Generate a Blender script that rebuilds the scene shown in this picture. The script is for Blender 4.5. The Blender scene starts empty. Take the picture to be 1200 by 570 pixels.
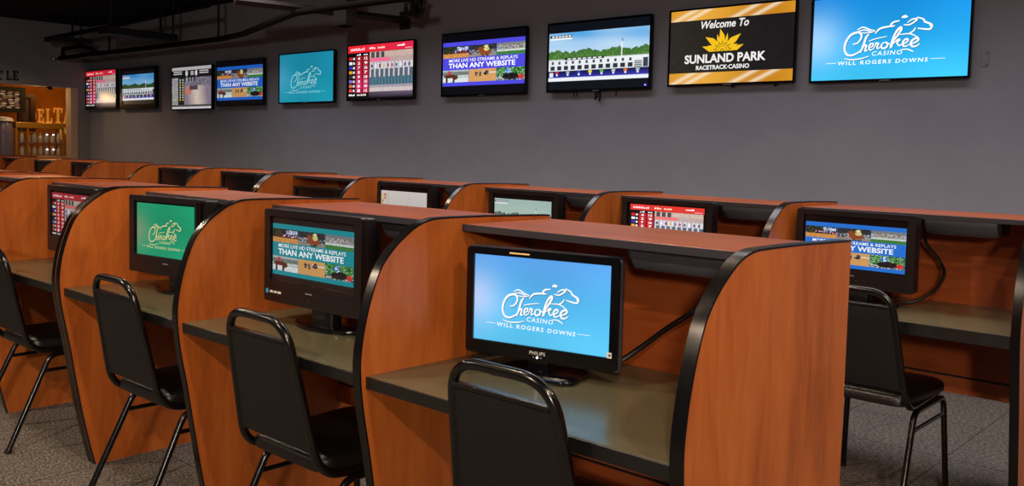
import bpy, bmesh, math, random
from mathutils import Vector, Matrix
random.seed(7)
C = bpy.context.scene.collection
PI = math.pi

# ------------------------------------------------------------------ helpers
def srgb(c):
    if isinstance(c, str):
        c = c.lstrip('#'); c = tuple(int(c[i:i+2], 16) / 255 for i in (0, 2, 4))
    return tuple(((v / 12.92) if v <= .04045 else ((v + .055) / 1.055) ** 2.4) for v in c[:3])

def new_obj(name, mesh, mat=None, parent=None):
    o = bpy.data.objects.new(name, mesh); C.objects.link(o)
    if mat and not mesh.materials: mesh.materials.append(mat)
    if parent: o.parent = parent
    return o

def obj(name, bm, mat, parent=None, smooth=False, loc=None):
    bmesh.ops.recalc_face_normals(bm, faces=bm.faces)
    me = bpy.data.meshes.new(name); bm.to_mesh(me); bm.free()
    if smooth:
        for p in me.polygons: p.use_smooth = True
        try: me.set_sharp_from_angle(angle=math.radians(40))
        except Exception: pass
    o = new_obj(name, me, mat, parent)
    if loc: o.location = loc
    return o

def tag(o, label, cat, group=None, kind=None):
    o['label'] = label; o['category'] = cat
    if group: o['group'] = group
    if kind: o['kind'] = kind
    return o

def thing(name, label, cat, loc=(0, 0, 0), rz=0, group=None):
    o = bpy.data.objects.new(name, None); C.objects.link(o)
    o.empty_display_size = .05
    o.location = loc; o.rotation_euler = (0, 0, rz)
    return tag(o, label, cat, group)

def dup(root, loc, rz, label, group=None):
    r = root.copy(); C.objects.link(r); r.location = loc; r.rotation_euler = (0, 0, rz)
    r['label'] = label
    if group: r['group'] = group
    for ch in list(root.children):
        c = ch.copy(); C.objects.link(c); c.parent = r
        for g in list(ch.children):
            d = g.copy(); C.objects.link(d); d.parent = c
    return r

def struct(o):
    o['kind'] = 'structure'; return o

def box(bm, x0, y0, z0, x1, y1, z1, bev=0, seg=2):
    m = bmesh.new()
    bmesh.ops.create_cube(m, size=1)
    for v in m.verts:
        v.co = Vector(((x0 + x1) / 2 + v.co.x * (x1 - x0), (y0 + y1) / 2 + v.co.y * (y1 - y0), (z0 + z1) / 2 + v.co.z * (z1 - z0)))
    if bev: bmesh.ops.bevel(m, geom=list(m.edges), offset=bev, segments=seg, profile=.5, affect='EDGES')
    merge(bm, m)

def merge(bm, m, mat=None):
    if mat: m.transform(mat)
    me = bpy.data.meshes.new('t'); m.to_mesh(me); m.free()
    bm.from_mesh(me); bpy.data.meshes.remove(me)

def prism(bm, pts, axis, a, b, bev=0):
    """extrude 2D outline pts between a and b along axis; coords (other two in order)"""
    m = bmesh.new()
    def P(p, t):
        if axis == 'x': return (t, p[0], p[1])
        if axis == 'y': return (p[0], t, p[1])
        return (p[0], p[1], t)
    A = [m.verts.new(P(p, a)) for p in pts]; B = [m.verts.new(P(p, b)) for p in pts]
    m.faces.new(A); m.faces.new(B[::-1])
    n = len(pts)
    for i in range(n): m.faces.new([A[i], B[i], B[(i + 1) % n], A[(i + 1) % n]])
    if bev:
        bmesh.ops.recalc_face_normals(m, faces=m.faces)
        es = [e for e in m.edges if e.is_manifold and e.calc_face_angle(0) > .6]
        bmesh.ops.bevel(m, geom=es, offset=bev, segments=2, profile=.5, affect='EDGES')
    merge(bm, m)

def rrect(w, h, r, n=6, cx=0, cy=0):
    pts = []
    for (sx, sy, a0) in ((1, 1, 0), (-1, 1, 90), (-1, -1, 180), (1, -1, 270)):
        for i in range(n + 1):
            a = math.radians(a0 + 90 * i / n)
            pts.append((cx + sx * (w / 2 - r) + r * math.cos(a), cy + sy * (h / 2 - r) + r * math.sin(a)))
    return pts

def ellipse_pts(rx, ry, n=32, cx=0, cy=0):
    return [(cx + rx * math.cos(2 * PI * i / n), cy + ry * math.sin(2 * PI * i / n)) for i in range(n)]

def fillet(pts, r, n=7):
    pts = [Vector(p) for p in pts]; out = [pts[0]]
    rs = r if isinstance(r, (list, tuple)) else [r] * len(pts)
    for i in range(1, len(pts) - 1):
        a, b, c = pts[i - 1], pts[i], pts[i + 1]
        u, v = (a - b), (c - b)
        k = min(rs[i], u.length * .48, v.length * .48)
        if k < 1e-5: out.append(b); continue
        p, q = b + u.normalized() * k, b + v.normalized() * k
        for j in range(n + 1):
            t = j / n
            out.append(p * (1 - t) ** 2 + b * 2 * t * (1 - t) + q * t * t)
    out.append(pts[-1]); return out

def catmull(pts, n=6):
    P = [Vector(p) for p in pts]; P = [P[0] * 2 - P[1]] + P + [P[-1] * 2 - P[-2]]
    out = []
    for i in range(1, len(P) - 2):
        for j in range(n):
            t = j / n
            out.append(.5 * ((2 * P[i]) + (P[i + 1] - P[i - 1]) * t + (2 * P[i - 1] - 5 * P[i] + 4 * P[i + 1] - P[i + 2]) * t * t + (3 * P[i] - P[i - 1] - 3 * P[i + 1] + P[i + 2]) * t ** 3))
    out.append(P[-2]); return out

def tube(bm, pts, r, n=10, cap=True, closed=False):
    pts = [Vector(p) for p in pts]
    m = bm; rings = []
    N = len(pts); T = []
    for i in range(N):
        if closed: t = pts[(i + 1) % N] - pts[i - 1]
        else: t = pts[min(i + 1, N - 1)] - pts[max(i - 1, 0)]
        T.append(t.normalized())
    up = Vector((0, 0, 1)) if abs(T[0].z) < .9 else Vector((1, 0, 0))
    nrm = (up - T[0] * up.dot(T[0])).normalized()
    for i in range(N):
        nrm = (nrm - T[i] * nrm.dot(T[i])).normalized()
        b = T[i].cross(nrm)
        rr = r[i] if isinstance(r, (list, tuple)) else r
        rings.append([m.verts.new(pts[i] + (nrm * math.cos(2 * PI * k / n) + b * math.sin(2 * PI * k / n)) * rr) for k in range(n)])
    for i in range(N if closed else N - 1):
        A, B = rings[i], rings[(i + 1) % N]
        for k in range(n): m.faces.new([A[k], A[(k + 1) % n], B[(k + 1) % n], B[k]])
    if cap and not closed:
        m.faces.new(rings[0][::-1]); m.faces.new(rings[-1])

def lathe(bm, prof, n=20, cx=0, cy=0):
    rings = []
    for (r, z) in prof:
        rings.append([bm.verts.new((cx + r * math.cos(2 * PI * k / n), cy + r * math.sin(2 * PI * k / n), z)) for k in range(n)])
    for A, B in zip(rings, rings[1:]):
        for k in range(n): bm.faces.new([A[k], A[(k + 1) % n], B[(k + 1) % n], B[k]])
    bm.faces.new(rings[0][::-1]); bm.faces.new(rings[-1])

# ------------------------------------------------------------------ materials
def mat(name, col, rough=.5, metal=0, spec=.5, emis=None, estr=0):
    m = bpy.data.materials.new(name); m.use_nodes = True
    b = m.node_tree.nodes['Principled BSDF']
    b.inputs['Base Color'].default_value = (*srgb(col), 1)
    b.inputs['Roughness'].default_value = rough; b.inputs['Metallic'].default_value = metal
    b.inputs['Specular IOR Level'].default_value = spec
    if emis: b.inputs['Emission Color'].default_value = (*srgb(emis), 1); b.inputs['Emission Strength'].default_value = estr
    # subtle procedural roughness variation
    nt = m.node_tree
    tc = nt.nodes.new('ShaderNodeTexCoord'); nz = nt.nodes.new('ShaderNodeTexNoise'); nz.inputs['Scale'].default_value = 35
    mr = nt.nodes.new('ShaderNodeMapRange'); mr.inputs['To Min'].default_value = max(0, rough - .05); mr.inputs['To Max'].default_value = min(1, rough + .06)
    nt.links.new(tc.outputs['Object'], nz.inputs['Vector']); nt.links.new(nz.outputs['Fac'], mr.inputs['Value']); nt.links.new(mr.outputs['Result'], b.inputs['Roughness'])
    return m

def wood(name, scale, dark, mid, light, rough=.34):
    m = bpy.data.materials.new(name); m.use_nodes = True
    nt = m.node_tree; b = nt.nodes['Principled BSDF']; L = nt.links
    tc = nt.nodes.new('ShaderNodeTexCoord'); oi = nt.nodes.new('ShaderNodeObjectInfo')
    mul = nt.nodes.new('ShaderNodeMath'); mul.operation = 'MULTIPLY'; mul.inputs[1].default_value = 31.7
    add = nt.nodes.new('ShaderNodeVectorMath'); add.operation = 'ADD'
    L.new(oi.outputs['Random'], mul.inputs[0]); L.new(tc.outputs['Object'], add.inputs[0]); L.new(mul.outputs[0], add.inputs[1])
    mp = nt.nodes.new('ShaderNodeMapping'); mp.inputs['Scale'].default_value = scale
    L.new(add.outputs[0], mp.inputs['Vector'])
    n1 = nt.nodes.new('ShaderNodeTexNoise'); n1.inputs['Scale'].default_value = 2.2; n1.inputs['Detail'].default_value = 8; n1.inputs['Roughness'].default_value = .62; n1.inputs['Distortion'].default_value = .6
    n2 = nt.nodes.new('ShaderNodeTexNoise'); n2.inputs['Scale'].default_value = 16; n2.inputs['Detail'].default_value = 5; n2.inputs['Roughness'].default_value = .7
    L.new(mp.outputs[0], n1.inputs['Vector']); L.new(mp.outputs[0], n2.inputs['Vector'])
    mx = nt.nodes.new('ShaderNodeMix'); mx.inputs['Factor'].default_value = .35
    L.new(n1.outputs['Fac'], mx.inputs['A']); L.new(n2.outputs['Fac'], mx.inputs['B'])
    cr = nt.nodes.new('ShaderNodeValToRGB'); e = cr.color_ramp.elements
    e[0].position = .3; e[0].color = (*srgb(dark), 1); e[1].position = .72; e[1].color = (*srgb(light), 1)
    k = e.new(.5); k.color = (*srgb(mid), 1)
    L.new(mx.outputs[0], cr.inputs[0]); L.new(cr.outputs[0], b.inputs['Base Color'])
    b.inputs['Roughness'].default_value = rough; b.inputs['Specular IOR Level'].default_value = .4
    return m

def noise_mat(name, c0, c1, scale, rough=.9, detail=4, bump=0, pos=(.35, .68), spec=.2):
    m = bpy.data.materials.new(name); m.use_nodes = True
    nt = m.node_tree; b = nt.nodes['Principled BSDF']; L = nt.links
    tc = nt.nodes.new('ShaderNodeTexCoord'); n = nt.nodes.new('ShaderNodeTexNoise')
    n.inputs['Scale'].default_value = scale; n.inputs['Detail'].default_value = detail; n.inputs['Roughness'].default_value = .7
    L.new(tc.outputs['Object'], n.inputs['Vector'])
    cr = nt.nodes.new('ShaderNodeValToRGB'); e = cr.color_ramp.elements
    e[0].position = pos[0]; e[0].color = (*srgb(c0), 1); e[1].position = pos[1]; e[1].color = (*srgb(c1), 1)
    L.new(n.outputs['Fac'], cr.inputs[0]); L.new(cr.outputs[0], b.inputs['Base Color'])
    b.inputs['Roughness'].default_value = rough; b.inputs['Specular IOR Level'].default_value = spec
    if bump:
        bp = nt.nodes.new('ShaderNodeBump'); bp.inputs['Strength'].default_value = bump; bp.inputs['Distance'].default_value = .01
        L.new(n.outputs['Fac'], bp.inputs['Height']); L.new(bp.outputs[0], b.inputs['Normal'])
    return m

def carpet_mat():
    m = bpy.data.materials.new('carpet'); m.use_nodes = True
    nt = m.node_tree; b = nt.nodes['Principled BSDF']; L = nt.links
    tc = nt.nodes.new('ShaderNodeTexCoord')
    n = nt.nodes.new('ShaderNodeTexNoise'); n.inputs['Scale'].default_value = 55; n.inputs['Detail'].default_value = 6; n.inputs['Roughness'].default_value = .8
    mp = nt.nodes.new('ShaderNodeMapping'); mp.inputs['Scale'].default_value = (1, 2.2, 1); mp.inputs['Rotation'].default_value = (0, 0, .5)
    L.new(tc.outputs['Object'], mp.inputs['Vector']); L.new(mp.outputs[0], n.inputs['Vector'])
    cr = nt.nodes.new('ShaderNodeValToRGB'); e = cr.color_ramp.elements
    e[0].position = .36; e[0].color = (*srgb('#2d2a28'), 1); e[1].position = .66; e[1].color = (*srgb('#a79f95'), 1)
    k = e.new(.5); k.color = (*srgb('#665f59'), 1)
    L.new(n.outputs['Fac'], cr.inputs[0])
    # tile seams
    br = nt.nodes.new('ShaderNodeTexBrick'); br.offset = 0; br.inputs['Scale'].default_value = 1
    br.inputs['Brick Width'].default_value = .61; br.inputs['Row Height'].default_value = .61; br.inputs['Mortar Size'].default_value = .004
    br.inputs['Color1'].default_value = br.inputs['Color2'].default_value = (1, 1, 1, 1); br.inputs['Mortar'].default_value = (.55, .55, .55, 1)
    L.new(tc.outputs['Object'], br.inputs['Vector'])
    mx = nt.nodes.new('ShaderNodeMix'); mx.data_type = 'RGBA'; mx.blend_type = 'MULTIPLY'; mx.inputs['Factor'].default_value = 1
    L.new(cr.outputs[0], mx.inputs['A']); L.new(br.outputs['Color'], mx.inputs['B'])
    L.new(mx.outputs['Result'], b.inputs['Base Color'])
    b.inputs['Roughness'].default_value = 1; b.inputs['Specular IOR Level'].default_value = .05
    bp = nt.nodes.new('ShaderNodeBump'); bp.inputs['Strength'].default_value = .5; bp.inputs['Distance'].default_value = .004
    L.new(n.outputs['Fac'], bp.inputs['Height']); L.new(bp.outputs[0], b.inputs['Normal'])
    return m

def screen_mat():
    m = bpy.data.materials.new('lit_screen'); m.use_nodes = True
    nt = m.node_tree; b = nt.nodes['Principled BSDF']
    a = nt.nodes.new('ShaderNodeVertexColor'); a.layer_name = 'Col'
    b.inputs['Base Color'].default_value = (.01, .01, .012, 1); b.inputs['Roughness'].default_value = .25; b.inputs['Specular IOR Level'].default_value = .25
    nt.links.new(a.outputs['Color'], b.inputs['Emission Color']); b.inputs['Emission Strength'].default_value = 1.0
    return m

M = {}
M['wood'] = wood('cherry_panel', (3.4, 3.4, .55), '#8a4318', '#b25d24', '#c67132')
M['woodx'] = wood('cherry_shelf', (.55, 3.4, 3.4), '#7a3616', '#9a4a1f', '#ad5c2e')
M['band'] = mat('black_edge_band', '#080708', .24, 0, .45)
M['desk'] = noise_mat('grey_laminate', '#5b5842', '#5f5c46', 90, .24, 3, 0, spec=.5)
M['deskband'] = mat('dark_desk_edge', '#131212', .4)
M['shelfband'] = mat('dark_shelf_edge', '#2a2a31', .45)
M['wall'] = noise_mat('grey_wall', '#8c8c95', '#92929b', 3, .9, 3, 0)
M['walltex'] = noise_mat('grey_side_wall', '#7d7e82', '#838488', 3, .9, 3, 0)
M['jamb'] = mat('pale_jamb', '#b59c84', .8)
M['ceil'] = noise_mat('black_ceiling', '#050505', '#0a0909', 8, .95)
M['carpet'] = carpet_mat()
M['plastic'] = mat('black_plastic', '#121013', .32)
M['gloss'] = mat('gloss_black', '#08080a', .16)
M['brownplastic'] = mat('dark_brown_plastic', '#171112', .32)
M['greyrim'] = mat('grey_rim', '#4b4b52', .3, .3)
M['tube'] = mat('black_tube', '#0b0a0a', .2, 0, .6)
M['vinyl'] = noise_mat('black_vinyl', '#0c0a0a', '#14100f', 180, .34, 2, .15, spec=.5)
M['backvinyl'] = noise_mat('matte_back_vinyl', '#100f10', '#171617', 260, .55, 2, .2, spec=.35)
M['fixture'] = mat('charcoal_fixture', '#3d3f47', .45)
M['cord'] = mat('black_cord', '#0d0b0a', .45)
M['pipe'] = mat('dark_pipe', '#120b09', .85, 0, .1)
M['beam'] = mat('maroon_steel', '#241414', .8)
M['black'] = mat('flat_black', '#060606', .7)
M['gold'] = mat('gold_trim', '#b5842a', .35, .4)
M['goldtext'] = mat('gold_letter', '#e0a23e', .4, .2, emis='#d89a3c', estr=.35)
M['amberwall'] = noise_mat('amber_wall', '#a36514', '#b8751c', 2, .8)
M['chrome'] = mat('chrome', '#c8c8cc', .15, 1)
M['grey'] = mat('grey_plastic', '#77737a', .5)
M['white'] = mat('white_plastic', '#d8d4d0', .4)
M['led'] = mat('blue_led', '#2020ff', .4, emis='#5a50ff', estr=6)
M['whiteled'] = mat('white_led', '#ffffff', .4, emis='#ffffff', estr=3)
M['warmlamp'] = mat('warm_lamp', '#ffdc98', .4, emis='#ffd890', estr=8)
M['screen'] = screen_mat()
M['glass'] = mat('bottle_glass', '#c4c0b8', .12)
gb = M['glass'].node_tree.nodes['Principled BSDF']; gb.inputs['Transmission Weight'].default_value = .3

# ------------------------------------------------------------------ text + screen painter
_tc = {}
def text_geo(s, bold=0, spacing=1.0, shear=0):
    key = (s, bold, spacing, shear)
    if key in _tc: return _tc[key]
    cu = bpy.data.curves.new('t', 'FONT'); cu.body = s; cu.size = 1; cu.offset = bold; cu.space_character = spacing; cu.shear = shear
    cu.resolution_u = 3
    o = bpy.data.objects.new('t', cu); C.objects.link(o)
    dg = bpy.context.evaluated_depsgraph_get(); dg.update()
    me = bpy.data.meshes.new_from_object(o.evaluated_get(dg))
    vs = [(v.co.x, v.co.y) for v in me.vertices]; fs = [list(p.vertices) for p in me.polygons]
    # keep +Z winding
    out = []
    for f in fs:
        a = 0
        for i in range(len(f)):
            x0, y0 = vs[f[i]]; x1, y1 = vs[f[(i + 1) % len(f)]]; a += x0 * y1 - x1 * y0
        out.append(f if a > 0 else f[::-1])
    bpy.data.objects.remove(o); bpy.data.curves.remove(cu); bpy.data.meshes.remove(me)
    xs = [v[0] for v in vs]; ys = [v[1] for v in vs]
    x0, x1, y0, y1 = min(xs), max(xs), min(ys), max(ys)
    vs = [((v[0] - x0) / (x1 - x0), (v[1] - y0) / (y1 - y0)) for v in vs]
    _tc[key] = (vs, out, (x1 - x0) / (y1 - y0)); return _tc[key]

class Canvas:
    """flat picture: u,v in 0..1 (v up); layers are stacked a fraction of a millimetre apart"""
    def __init__(s): s.v = []; s.f = []; s.c = []; s.z = 0
    def layer(s): s.z += 1
    def quad(s, P, cols):
        b = len(s.v); s.v += [(p[0], p[1], s.z) for p in P]; s.f.append(list(range(b, b + len(P))))
        s.c.append(cols if isinstance(cols, list) else [cols] * len(P))
    def rect(s, x0, y0, x1, y1, col):
        s.quad([(x0, y0), (x1, y0), (x1, y1), (x0, y1)], [srgb(c) for c in col] if isinstance(col, list) else srgb(col))
    def poly(s, pts, col):
        a = sum(pts[i][0] * pts[(i + 1) % len(pts)][1] - pts[(i + 1) % len(pts)][0] * pts[i][1] for i in range(len(pts)))
        s.quad(pts if a > 0 else pts[::-1], srgb(col))
    def ell(s, cx, cy, rx, ry, col, n=14): s.poly(ellipse_pts(rx, ry, n, cx, cy), col)
    def stroke(s, pts, w, col, asp=1.78, smooth=True, taper=True):
        P = [(p[0] * asp, p[1], 0) for p in pts]
        P = catmull(P, 5) if smooth else [Vector(p) for p in P]
        N = len(P); L = []
        for i in range(N):
            t = (P[min(i + 1, N - 1)] - P[max(i - 1, 0)])
            if t.length < 1e-9: t = Vector((1, 0, 0))
            t.normalize(); n = Vector((-t.y, t.x, 0))
            k = 1
            if taper: k = .35 + .65 * math.sin(PI * min(1, max(0, (i + .6) / N))) ** .6
            h = w * k / 2
            L.append((P[i] + n * h, P[i] - n * h))
        c = srgb(col)
        for (a, b), (d, e) in zip(L, L[1:]):
            s.quad([(b.x / asp, b.y), (e.x / asp, e.y), (d.x / asp, d.y), (a.x / asp, a.y)], c)
    def text(s, st, x0, y0, x1, y1, col, bold=0, spacing=1.0, shear=0):
        vs, fs, _ = text_geo(st, bold, spacing, shear)
        b = len(s.v); s.v += [(x0 + (x1 - x0) * p[0], y0 + (y1 - y0) * p[1], s.z) for p in vs]
        c = srgb(col)
        for f in fs: s.f.append([i + b for i in f]); s.c.append([c] * len(f))
    def grid(s, x0, y0, x1, y1, nx, ny, fn):
        for i in range(nx):
            for j in range(ny):
                u, v = (i + .5) / nx, (j + .5) / ny
                c = fn(u, v)
                a, b = x0 + (x1 - x0) * i / nx, x0 + (x1 - x0) * (i + 1) / nx
                d, e = y0 + (y1 - y0) * j / ny, y0 + (y1 - y0) * (j + 1) / ny
                s.quad([(a, d), (b, d), (b, e), (a, e)], tuple(max(0, k) for k in c))
    def sgrid(s, x0, y0, x1, y1, nx, ny, fn):
        V = [[tuple(max(0, k) for k in fn(i / nx, j / ny)) for j in range(ny + 1)] for i in range(nx + 1)]
        for i in range(nx):
            for j in range(ny):
                a, b = x0 + (x1 - x0) * i / nx, x0 + (x1 - x0) * (i + 1) / nx
                d, e = y0 + (y1 - y0) * j / ny, y0 + (y1 - y0) * (j + 1) / ny
                s.quad([(a, d), (b, d), (b, e), (a, e)], [V[i][j], V[i + 1][j], V[i + 1][j + 1], V[i][j + 1]])
    def mesh(s, name, w, h, gain=1.0):
        me = bpy.data.meshes.new(name)
        me.from_pydata([((p[0] - .5) * w, -.0003 * p[2], (p[1] - .5) * h) for p in s.v], [], s.f)
        ca = me.color_attributes.new('Col', 'FLOAT_COLOR', 'CORNER')
        flat = []
        for cs in s.c:
            for c in cs: flat += [c[0] * gain, c[1] * gain, c[2] * gain, 1]
        ca.data.foreach_set('color', flat)
        me.materials.append(M['screen'])
        return me

def mixc(a, b, t): return tuple(a[i] * (1 - t) + b[i] * t for i in range(3))
R = random.Random(3)
def nz(c, a): k = 1 + R.uniform(-a, a); return tuple(v * k for v in c)

def paint_logo(top, mid, bot, glow, ink, dim=1.0):
    c = Canvas()
    A, Bc, D, G = srgb(top), srgb(mid), srgb(bot), srgb(glow)
    def bg(u, v):
        col = mixc(D, mixc(Bc, A, max(0, (v - .5) * 2)), min(1, v * 2))
        g = math.exp(-((u - .02) ** 2 / .03 + (v - .5) ** 2 / .09)) * .75 + .5 * math.exp(-((u - .62) ** 2 / .05 + (v - .93) ** 2 / .02)) * 0
        w = .12 * math.sin(5 * u + 3 * v) * math.sin(4 * v - 2 * u)
        return tuple(k * (1 + w) for k in mixc(col, G, g))
    c.sgrid(0, 0, 1, 1, 40, 24, bg)
    # logo traced in a 970 x 560 frame
    def p(q):
        x, y = q
        yt = -18 - .066 * (x - 35); yb = 500 - .0207 * (x - 28)
        return ((x - 33) / 975, 1 - (y - yt) / (yb - yt))
    S = [([(303, 268), (335, 258), (357, 225), (350, 197), (322, 193), (285, 210), (258, 250), (250, 295), (265, 330), (300, 338), (345, 318), (372, 290)], 11),
         ([(405, 205), (388, 225), (374, 270), (355, 322)], 11), ([(358, 305), (380, 276), (392, 278), (386, 298), (387, 312), (403, 305)], 9),
         ([(410, 292), (432, 282), (434, 266), (418, 268), (409, 290), (418, 306), (442, 296)], 8),
         ([(440, 296), (452, 268), (452, 262), (468, 266), (461, 285), (466, 298), (484, 285)], 8),
         ([(513, 258), (494, 266), (487, 286), (500, 298), (520, 288), (526, 268), (513, 258), (542, 272)], 9),
         ([(542, 298), (556, 240), (578, 190), (600, 166), (606, 178), (588, 212), (562, 250), (551, 294)], 11),
         ([(562, 268), (588, 242), (600, 246), (584, 260), (598, 282), (616, 272)], 8),
         ([(612, 276), (640, 263), (650, 247), (639, 240), (622, 256), (620, 278), (636, 287), (660, 276)], 9),
         ([(660, 276), (692, 264), (712, 250), (706, 236), (684, 243), (668, 264), (676, 286), (698, 288), (722, 272)], 10),
         ([(250, 358), (300, 366), (360, 360), (412, 345)], 6), ([(405, 250), (450, 235), (520, 221)], 5), ([(598, 212), (660, 208), (712, 232)], 6),
         ([(612, 308), (650, 306), (688, 323)], 6),
         ([(328, 176), (365, 160), (410, 176), (445, 184)], 7), ([(335, 184), (378, 178), (424, 192)], 6), ([(350, 196), (400, 196), (442, 188)], 5),
         ([(445, 202), (472, 172), (520, 160), (552, 158)], 9), ([(594, 124), (562, 130), (542, 145), (546, 157), (566, 155)], 9),
         ([(606, 106), (622, 97), (642, 101)], 11), ([(618, 150), (655, 150), (692, 126), (696, 114), (668, 118), (640, 138)], 8),
         ([(698, 104), (736, 118), (746, 134), (786, 154), (780, 180), (742, 180), (704, 174)], 9), ([(692, 170), (680, 190), (655, 206)], 7)]
    sh = tuple(0.35 * k for k in srgb(mid))
    shh = '#%02x%02x%02x' % tuple(int(255 * (12.92 * k if k < .0031 else 1.055 * k ** (1 / 2.4) - .055)) for k in tuple(min(1, q * .38) for q in mixc(Bc, D, .3)))
    c.layer()
    for st, w in S: c.stroke([p((a + 4, b + 4)) for a, b in st], w / 430, shh)
    c.layer(); 
    for st, w in S: c.stroke([p(q) for q in st], w / 420, ink)
    c.layer(); c.ell(*p((625, 98)), .011, .018, ink); c.ell(*p((780, 160)), .006, .01, ink)
    def ln(st, xa, xb, ya, yb, sp, shr, b):
        a, d = p((xa, ya)), p((xb, yb)); 
        c.text(st, a[0], min(a[1], d[1]), d[0], max(a[1], d[1]), ink, b, sp, shr)
    c.layer()
    a = p((430, 342)); d = p((618, 302)); c.text('CASINO', a[0], a[1] - .002, d[0], a[1] + .05, ink, .01, 1.25, .15)
    a = p((210, 402)); d = p((775, 372)); c.text('WILL ROGERS DOWNS', a[0], a[1], d[0], a[1] + .048, ink, .015, 1.3, .1)
    y = p((160, 388))[1]; c.rect(.1, y - .003, .17, y + .003, ink); c.rect(.775, y - .001, .865, y + .004, ink)
    return c

def photo(c, x0, y0, x1, y1, kind, nx=26, ny=14):
    H = lambda s: srgb(s)
    def f1(u, v):
        if v < .36: col = H('#c98d4a')
        elif v < .46: col = H('#8a5a30') if R.random() < .5 else H('#2b1a1a')
        elif v < .66 and u > .3: col = H(R.choice(['#a8312c', '#2a1c22', '#d8d8e0', '#3a4a8c', '#5a2222', '#30201c']))
        elif v < .9 and .55 < u < .97: col = H(R.choice(['#b9c4dc', '#8fa0c8', '#dfe6f2', '#4a5a70']))
        else: col = H(R.choice(['#1c2118', '#2c3526', '#39432f', '#171a16']))
        return nz(col, .22)
    def f2(u, v):
        e = lambda cx, cy, rx, ry: ((u - cx) / rx) ** 2 + ((v - cy) / ry) ** 2 < 1
        if e(.62, .82, .07, .13): col = H('#e2d79a')
        elif e(.63, .6, .1, .16): col = H('#cfc27a')
        elif e(.42, .58, .1, .22) or e(.58, .36, .22, .24): col = H('#8a4524')
        elif .45 < u < .72 and v < .3: col = H(R.choice(['#6a3418', '#2a1712', '#8a7a6a']))
        elif v < .25: col = H('#8f8478')
        elif v < .6: col = H(R.choice(['#4c5058', '#7c8492', '#b9b9c4', '#3a3434', '#55504c']))
        else: col = H(R.choice(['#2a2c2e', '#383a3c', '#1d1f22']))
        return nz(col, .2)
    def f3(u, v):
        if v < .3: col = H('#3d7a38')
        elif v < .4: col = H('#c9d0cc')
        elif v < .52: col = H('#8f9a8c')
        elif v < .78: col = H(R.choice(['#8d8d90', '#a8a8aa', '#6d6a6c', '#c0bcb8', '#7e6a60']))
        else: col = H('#777a7c')
        return nz(col, .16)
    def f4(u, v):
        e = lambda cx, cy, rx, ry: ((u - cx) / rx) ** 2 + ((v - cy) / ry) ** 2 < 1
        if e(.26, .78, .09, .14): col = H('#b04858')
        elif e(.3, .5, .28, .14) or e(.5, .4, .1, .16): col = H('#5a2c1e')
        elif (.12 < u < .2 or .4 < u < .46) and v < .45: col = H('#4a2a20')
        elif v < .34: col = H('#d3dcdc')
        elif v < .46: col = H('#9fb5b8')
        elif v < .6: col = H('#c8ccc8')
        elif v < .85: col = H('#6f7a70')
        else: col = H('#a9b4b4')
        return nz(col, .14)
    def f5(u, v):
        e = lambda cx, cy, rx, ry: ((u - cx) / rx) ** 2 + ((v - cy) / ry) ** 2 < 1
        if e(.28, .62, .05, .18) or e(.42, .6, .05, .18) or e(.64, .66, .09, .18): col = H(R.choice(['#2a1a14', '#4a2c1c', '#1c1614', '#7a7a86']))
        elif abs(v - (.86 - .2 * u)) < .04 and u > .55: col = H('#e8e4da')
        else: col = H('#cf9a5c')
        return nz(col, .08)
    def f6(u, v):
        e = lambda cx, cy, rx, ry: ((u - cx) / rx) ** 2 + ((v - cy) / ry) ** 2 < 1
        if e(.42, .72, .1, .2): col = H(R.choice(['#4a86e0', '#dfe9f8', '#2a62c4']))
        elif e(.86, .25, .1, .18): col = H('#c83434')
        elif e(.5, .3, .3, .26): col = H(R.choice(['#1c1618', '#2c2024', '#0e0e10']))
        elif v < .3: col = H(R.choice(['#c9c4c4', '#2f4a2c', '#8a8a90']))
        else: col = H(R.choice(['#2c6a2c', '#3f8a3a', '#1e4a20', '#5a9a4c', '#9ab89a']))
        return nz(col, .25)
    c.grid(x0, y0, x1, y1, nx, ny, [f1, f2, f3, f4, f5, f6][kind])

def paint_site(band, top=.90, bot=.13, black='#06060c'):
    """photo tiles and slogan between black bars"""
    c = Canvas(); c.rect(0, 0, 1, 1, black); c.layer()
    H = top - bot; Y = lambda t: bot + H * t
    c.rect(0, bot, 1, top, band); c.layer()
    for i in range(3):
        photo(c, i / 3 + .002, Y(.64), (i + 1) / 3 - .002, Y(.905), i)
        photo(c, i / 3 + .002, Y(.085), (i + 1) / 3 - .002, Y(.365), 3 + i)
    c.layer()
    c.text('MORE LIVE HD STREAMS & REPLAYS', .08, Y(.545), .91, Y(.615), '#ffffff', .006)
    c.text('THAN ANY WEBSITE', .075, Y(.405), .885, Y(.52), '#ffffff', .022)
    return c

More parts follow.
